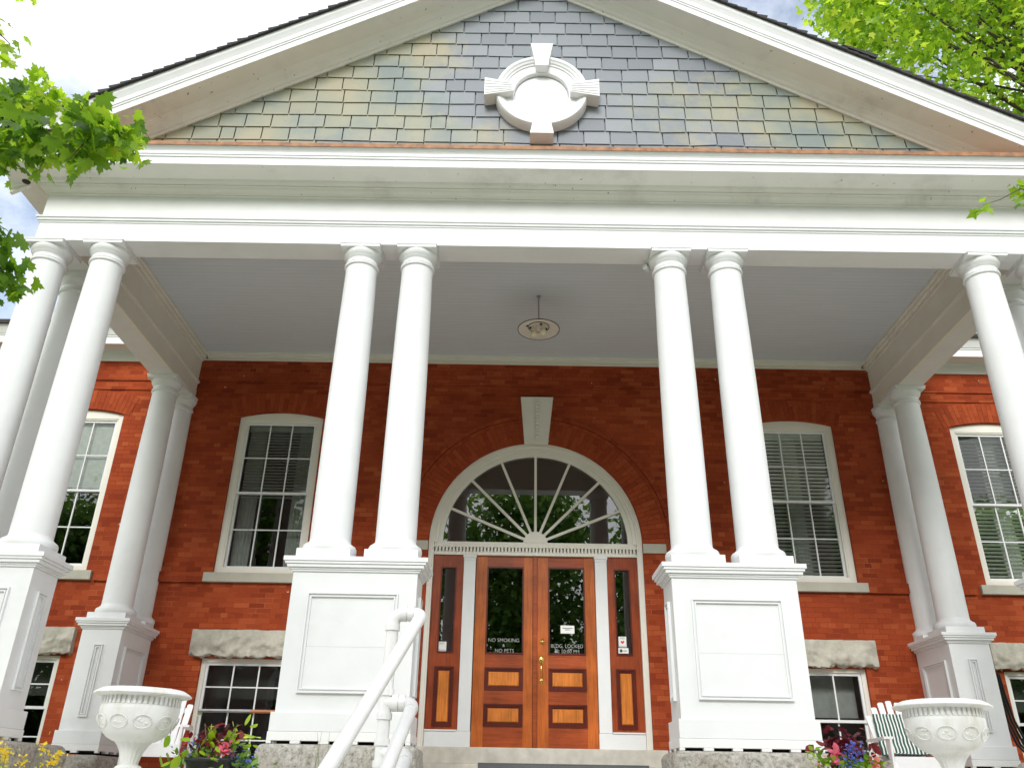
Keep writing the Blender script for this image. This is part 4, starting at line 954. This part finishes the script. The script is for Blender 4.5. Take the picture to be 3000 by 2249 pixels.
for px,py,dd in tips:
    e=at(px,py,dd)
    if not roof_ok(e-Vector((0,0,.25))): continue
    st_=Vector((11.0,-1.2,random.uniform(8,12))); mid_=st_.lerp(e,.62)+Vector((0,0,.25))
    if random.random()<.22: tr.tube([st_,st_.lerp(mid_,.5)+Vector((0,0,.2)),mid_,mid_.lerp(e,.6),e],[.05,.035,.02,.011,.004],5)
    put([mid_.lerp(e,.4),e],22,.24,.125,.5,(.05,.95)); put([mid_.lerp(e,.75),e],46,.13,.12,.5,(.2,1))
for k in range(40):
    cc=Vector((11.5+random.uniform(-1.5,3.2),-.8+random.uniform(-2.5,3),10.5+random.uniform(-2.2,4))); tr.tube(curve((11.05,-1.2,random.uniform(7,12)),cc,.2),[.04,.03,.025,.02,.014,.009,.004],5)
    put([cc,cc+Vector((.4,.2,.2))],120,.5,.15)
# one low twig that hangs in front of the entablature
tw=[Vector((11.1,-1.6,6.0)),Vector((9.2,-4.2,6.6)),Vector((6.9,-5.8,5.9)),at(3060,500,7.9),at(2985,555,7.7),at(2930,585,7.6),at(2880,600,7.5)]
tr.tube(tw,[.05,.035,.018,.008,.006,.004,.002],6)
put([at(2860,612,7.5),at(2900,598,7.55)],11,.025,.10,.5,(.3,.8)); put([at(3000,520,7.8),at(2985,600,7.7)],26,.05,.10,.6,(.1,.7)); put([tw[2],tw[3]],40,.12,.11,.6,(.1,.8))
allP=np.vstack(P); ok=np.array([roof_ok(Vector(p)) for p in allP])
pick=lambda a: a[ok]
tr.v=[tuple(Vector(v)-Vector(l2)) for v in tr.v]; tr.build('trunk',M['bark'],t2,recalc=False)
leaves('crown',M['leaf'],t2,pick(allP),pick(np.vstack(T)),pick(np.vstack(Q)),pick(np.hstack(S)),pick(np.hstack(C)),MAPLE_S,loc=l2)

# trees across the lawn, seen in the window and door glass
far=[(-25,-31,15),(-16,-34,17),(-8,-30,15),(0,-33,17),(8,-30,15.5),(16,-34,17),(25,-31,15)]
looks=['broad tree across the lawn, mirrored in the wing window glass','tall tree across the lawn, mirrored in the tall windows','low round tree across the lawn, mirrored in the side panes','tree across the lawn opposite the doors, mirrored in the fanlight','bushy tree across the lawn, mirrored in the door glass','tall dense tree across the lawn, mirrored in the blinds window','wide tree across the lawn, mirrored at the far wing']
for (x,y,h),lb in zip(far,looks):
    t=empty('shade_tree',(x,y,-2.2)); tag(t,lb,'tree','trees across the lawn reflected in the glass'); lo_=tuple(t.location)
    tr=MB(); tr.tube([(0,0,0),(.1,0,h*.3),(0,.1,h*.6),(0,0,h*.9)],[.35,.26,.16,.05],10)
    n=24000; cl=90; cs=[]
    for k in range(cl):
        a=random.uniform(0,2*PI); zz=random.uniform(.03,1)**1.05*h; rr=5.2*math.sin(PI*min(.97,max(.06,(zz/h)*.9+.05)))**.6*random.uniform(.3,1); c=Vector((rr*math.cos(a),rr*math.sin(a),zz)); cs.append(c)
        tr.tube([(0,0,max(.8,zz-1.8)),tuple(c)],[.06,.015],5)
    cs=np.array([list(c) for c in cs]); idx=rng.integers(0,cl,n); p=cs[idx]+rng.normal(size=(n,3))*np.array([.95,.95,.7]); tt,mm=hang(n,.3)
    tr.build('trunk',M['bark'],t,recalc=False)
    leaves('crown',M['leaf_far'],t,p,tt,mm,rng.uniform(.24,.46,n),np.clip(rng.normal(.5,.22,n)+(cs[idx][:,2]/h-.5)*.3,0,1),DIAMOND)

# ------------------------------------------------------------------ potted flowers
def small(n,c,spread,size,mat,name,parent,shape=OVAL,down=-.2,tr_=(.1,1),loc=(0,0,0)):
    c=np.asarray(c,float); p=c[rng.integers(0,len(c),n)]+rng.normal(size=(n,3))*np.asarray(spread); t,m=hang(n,down); 
    return leaves(name,mat,parent,p,t,m,rng.uniform(size*.6,size*1.25,n),rng.uniform(*tr_,n),shape)
def pot(loc,label):
    p=empty('flower_pot',loc); mb=MB(); mb.lathe([(.12,-.36),(.175,-.02),(.188,-.018),(.19,.005),(.175,.005),(.165,-.03),(0,-.03)],n=32,cap=False); mb.build('pot',M['black'],p); tag(p,label,'flower pot','black flower pots beside the urns'); return p
p1=pot((-2.37,-6.35,-.36),'black flower pot with tall lime leaves, blue lobelia and a magenta bloom')
st=MB()
def sprig(pts,par,mb,leafs,size=.075,mat=None):
    mb.tube(pts,[.005,.004,.003][:len(pts)] if len(pts)<=3 else .004,5)
for pts in ([(-.02,0,0),(-.06,-.03,.12),(-.09,-.02,.22)],[(.02,0,0),(.1,-.04,.13),(.14,-.03,.22)],[(0,0,0),(.17,-.06,.12),(.27,-.06,.13)],[(-.05,0,0),(-.2,-.08,.03),(-.27,-.09,-.06)],[(0,-.08,0),(.03,-.17,.0),(.10,-.2,-.02)],[(-.03,-.1,0),(-.1,-.18,-.12),(-.13,-.2,-.3)]): st.tube(pts,[.006,.005,.003],5)
st.build('stems',M['stem'],p1)
small(30,[(-.08,-.02,.2),(-.06,-.03,.15),(.14,-.03,.2),(.12,-.04,.13),(.25,-.06,.13),(-.02,-.03,.12)],(.035,.03,.04),.085,M['leaf'],'foliage',p1,OVAL,.0,(.5,.95))
small(22,[(-.22,-.08,.02),(-.26,-.09,-.06),(.05,-.2,0),(.1,-.2,-.03),(-.2,-.1,-.1)],(.04,.03,.05),.085,M['leaf'],'foliage',p1,OVAL,.4,(.4,.9))
small(330,[(0,0,.03),(.1,0,.03),(-.1,0,.03),(.2,0,-.0),(-.19,-.05,-.05),(-.2,-.06,-.15),(.24,-.05,-.03)],(.07,.06,.04),.05,M['leaf_far'],'foliage',p1,OVAL,.1,(.2,1))
small(60,[(-.03,.0,.14),(.06,.02,.12),(-.13,.02,.12),(.03,0,.18)],(.05,.04,.04),.075,M['coleus'],'dark_foliage',p1,OVAL,.1)
small(130,[(-.14,-.08,.02),(.15,-.06,.05),(.22,-.04,.02),(-.17,0,.09),(.26,-.06,0)],(.035,.03,.03),.022,M['blue'],'blue_blossoms',p1,OVAL,-.2)  # the blue, pink and red clusters in both pots are blossoms
small(90,[(.08,-.12,.06),(.1,-.12,.045)],(.03,.02,.025),.03,M['pink'],'pink_blossoms',p1,OVAL,-.2); small(10,[(.09,-.08,.16),(-.17,-.06,.12)],(.02,.02,.02),.04,M['redf'],'red_blossoms',p1,OVAL)
p2=pot((1.965,-6.35,-.375),'black flower pot with dark red coleus, pink begonias and blue lobelia')
small(80,[(-.06,.04,.2),(.03,.04,.22),(.1,.03,.2),(.14,.02,.14),(-.1,.05,.13),(0,.05,.14)],(.045,.04,.045),.085,M['coleus'],'dark_foliage',p2,OVAL,.25,(.2,1))
small(420,[(0,-.05,.03),(.1,-.05,.02),(-.1,-.05,.02),(.18,-.05,-.02),(-.17,-.04,.03),(.02,-.1,-.03)],(.06,.05,.05),.05,M['leaf'],'foliage',p2,OVAL,.1,(.1,.8))
small(150,[(-.01,-.1,.14),(.03,-.1,.16),(-.05,-.11,.09),(0,-.13,.05),(-.08,-.14,.03),(-.03,-.16,-.04),(.04,-.1,.11)],(.03,.02,.03),.026,M['blue'],'blue_blossoms',p2,OVAL,-.2)
small(26,[(-.11,-.1,.115),(-.105,-.11,.1)],(.018,.015,.015),.05,M['pink'],'pink_blossoms',p2,OVAL,-.1); small(40,[(.14,-.1,.08),(.15,-.11,.06),(.1,-.13,-.06),(-.19,-.06,.06),(.12,-.12,.02)],(.018,.015,.018),.04,M['salmon'],'pink_blossoms',p2,OVAL,-.1)

# yellow wildflowers and grass at the foot of the corner pedestal
def wild(loc,label,n=5):
    w=empty('wildflower',loc); mb=MB(); heads=[]
    for i in range(n):
        e=(random.uniform(-.16,.16),random.uniform(-.1,.1),random.uniform(.25,.5)); mb.tube([(0,0,0),(e[0]*.5,e[1]*.5,e[2]*.6),e],[.005,.004,.002],5); heads.append(e)
    mb.build('stems',M['stem'],w); small(n*24,heads,(.026,.026,.04),.034,M['yellow'],'blossoms',w,OVAL,-.3,(.3,1)); small(n*7,[tuple(x*.6 for x in h) for h in heads],(.03,.03,.06),.05,M['leaf'],'foliage',w,OVAL,.1); tag(w,label,'wildflower'); return w
q=at(112,2225,7.0); w1=wild((q.x-.03,q.y,q.z-.34),'yellow wildflower spray beside the rear pedestal stone')
q=at(20,2235,7.0); w2=wild((q.x,q.y,q.z-.36),'yellow wildflower spray at the corner pedestal\'s foundation stone',4)
gb=MB()
for i in range(16):
    x=random.uniform(-2.1,-1.35); a=random.uniform(-.12,.12); gb.tube([(x,-4.9,-.76),(x+a*.3,-4.92,-.45),(x+a,-4.95,-.22+random.uniform(-.2,.14))],[.004,.003,.001],4)
tag(gb.build('grass_tuft',M['stem']),'thin grass blades in front of the granite stone by the handrail','grass')

# cables by the wing, pole in the basement window
mb=MB()
for k in range(4):
    pts=[at(2908+k*6,1962+k*4,11.2),at(2922+k*7,2030,11.2),at(2945+k*9,2110,11.1),at(2980+k*10,2180,11.1),at(3040+k*10,2240,11.0),at(3120+k*6,2275,11.0)]
    mb.tube(pts,.016,8)
tag(mb.build('cable_bundle',M['black']),'black cables sagging along the brick wall behind the rear pedestal','cables')
mb=MB(); mb.tube([(-4.80,.045,.425),(-4.05,.04,.425)],.014,10,mi=0); mb.tube([(-4.05,.04,.425),(-3.55,.035,.43)],.019,10,mi=1)
tag(mb.build('pole',[M['chrome'],M['broom']]),'metal pole with an orange grip lying across the basement window','pole')

# ------------------------------------------------------------------ light
w=bpy.data.worlds.new("World"); sc.world=w; w.use_nodes=True; nt=w.node_tree; nt.nodes.clear()
SUN_EL,SUN_AZ=R(31),R(188)   # azimuth from +y towards +x: the sun stands in front of the facade, a little to the left
sky=nt.nodes.new('ShaderNodeTexSky'); sky.sky_type='NISHITA'; sky.sun_disc=False; sky.sun_elevation=SUN_EL; sky.sun_rotation=SUN_AZ
bg1=nt.nodes.new('ShaderNodeBackground'); bg1.inputs[1].default_value=.15; L(nt,sky.outputs[0],bg1.inputs[0])
bg2=nt.nodes.new('ShaderNodeBackground'); bg2.inputs[0].default_value=(.97,.985,1,1); bg2.inputs[1].default_value=1.25
tc=nt.nodes.new('ShaderNodeTexCoord'); mp=nt.nodes.new('ShaderNodeMapping'); mp.inputs['Scale'].default_value=(1,1,1.6); mp.inputs['Location'].default_value=(.3,.1,.2); L(nt,tc.outputs['Generated'],mp.inputs[0])
cn=nz(nt,mp.outputs[0],3.4,7,.62)
for (px,py,c0,c1,amt) in ((2400,40,.972,.999,.36),(-40,860,.955,.998,.22),(2960,870,.98,.999,.2)):   # where the clouds part
    d=(FW+RT*((px-W/2)/CAM['f'])-UP*((py-H/2)/CAM['f'])).normalized()
    vm=N(nt,'ShaderNodeVectorMath',operation='DOT_PRODUCT'); L(nt,tc.outputs['Generated'],vm.inputs[0]); vm.inputs[1].default_value=d
    mr=N(nt,'ShaderNodeMapRange',interpolation_type='SMOOTHSTEP'); L(nt,vm.outputs['Value'],mr.inputs[0]); mr.inputs[1].default_value=c0; mr.inputs[2].default_value=c1; mr.inputs[3].default_value=0; mr.inputs[4].default_value=-amt
    ad=N(nt,'ShaderNodeMath',operation='ADD'); L(nt,cn,ad.inputs[0]); L(nt,mr.outputs[0],ad.inputs[1]); cn=ad.outputs[0]
cm=ramp(nt,cn,[(.18,(.14,.14,.14)),(.36,(.55,.55,.55)),(.56,(1,1,1))])
mx_=nt.nodes.new('ShaderNodeMixShader'); L(nt,cm,mx_.inputs[0]); L(nt,bg1.outputs[0],mx_.inputs[1]); L(nt,bg2.outputs[0],mx_.inputs[2])
ow=nt.nodes.new('ShaderNodeOutputWorld'); L(nt,mx_.outputs[0],ow.inputs[0])
sd=bpy.data.lights.new('sun','SUN'); sd.energy=1.6; sd.angle=R(20); sd.color=(1,.985,.955); so=bpy.data.objects.new('sun',sd); col.objects.link(so)
dv=Vector((math.sin(SUN_AZ)*math.cos(SUN_EL),math.cos(SUN_AZ)*math.cos(SUN_EL),math.sin(SUN_EL))); so.rotation_euler=dv.to_track_quat('Z','Y').to_euler()
sc.view_settings.view_transform='Standard'; sc.view_settings.look='None'; sc.view_settings.exposure=0.64; sc.view_settings.gamma=1
sc.render.engine='CYCLES'; sc.cycles.max_bounces=8; sc.cycles.transparent_max_bounces=12
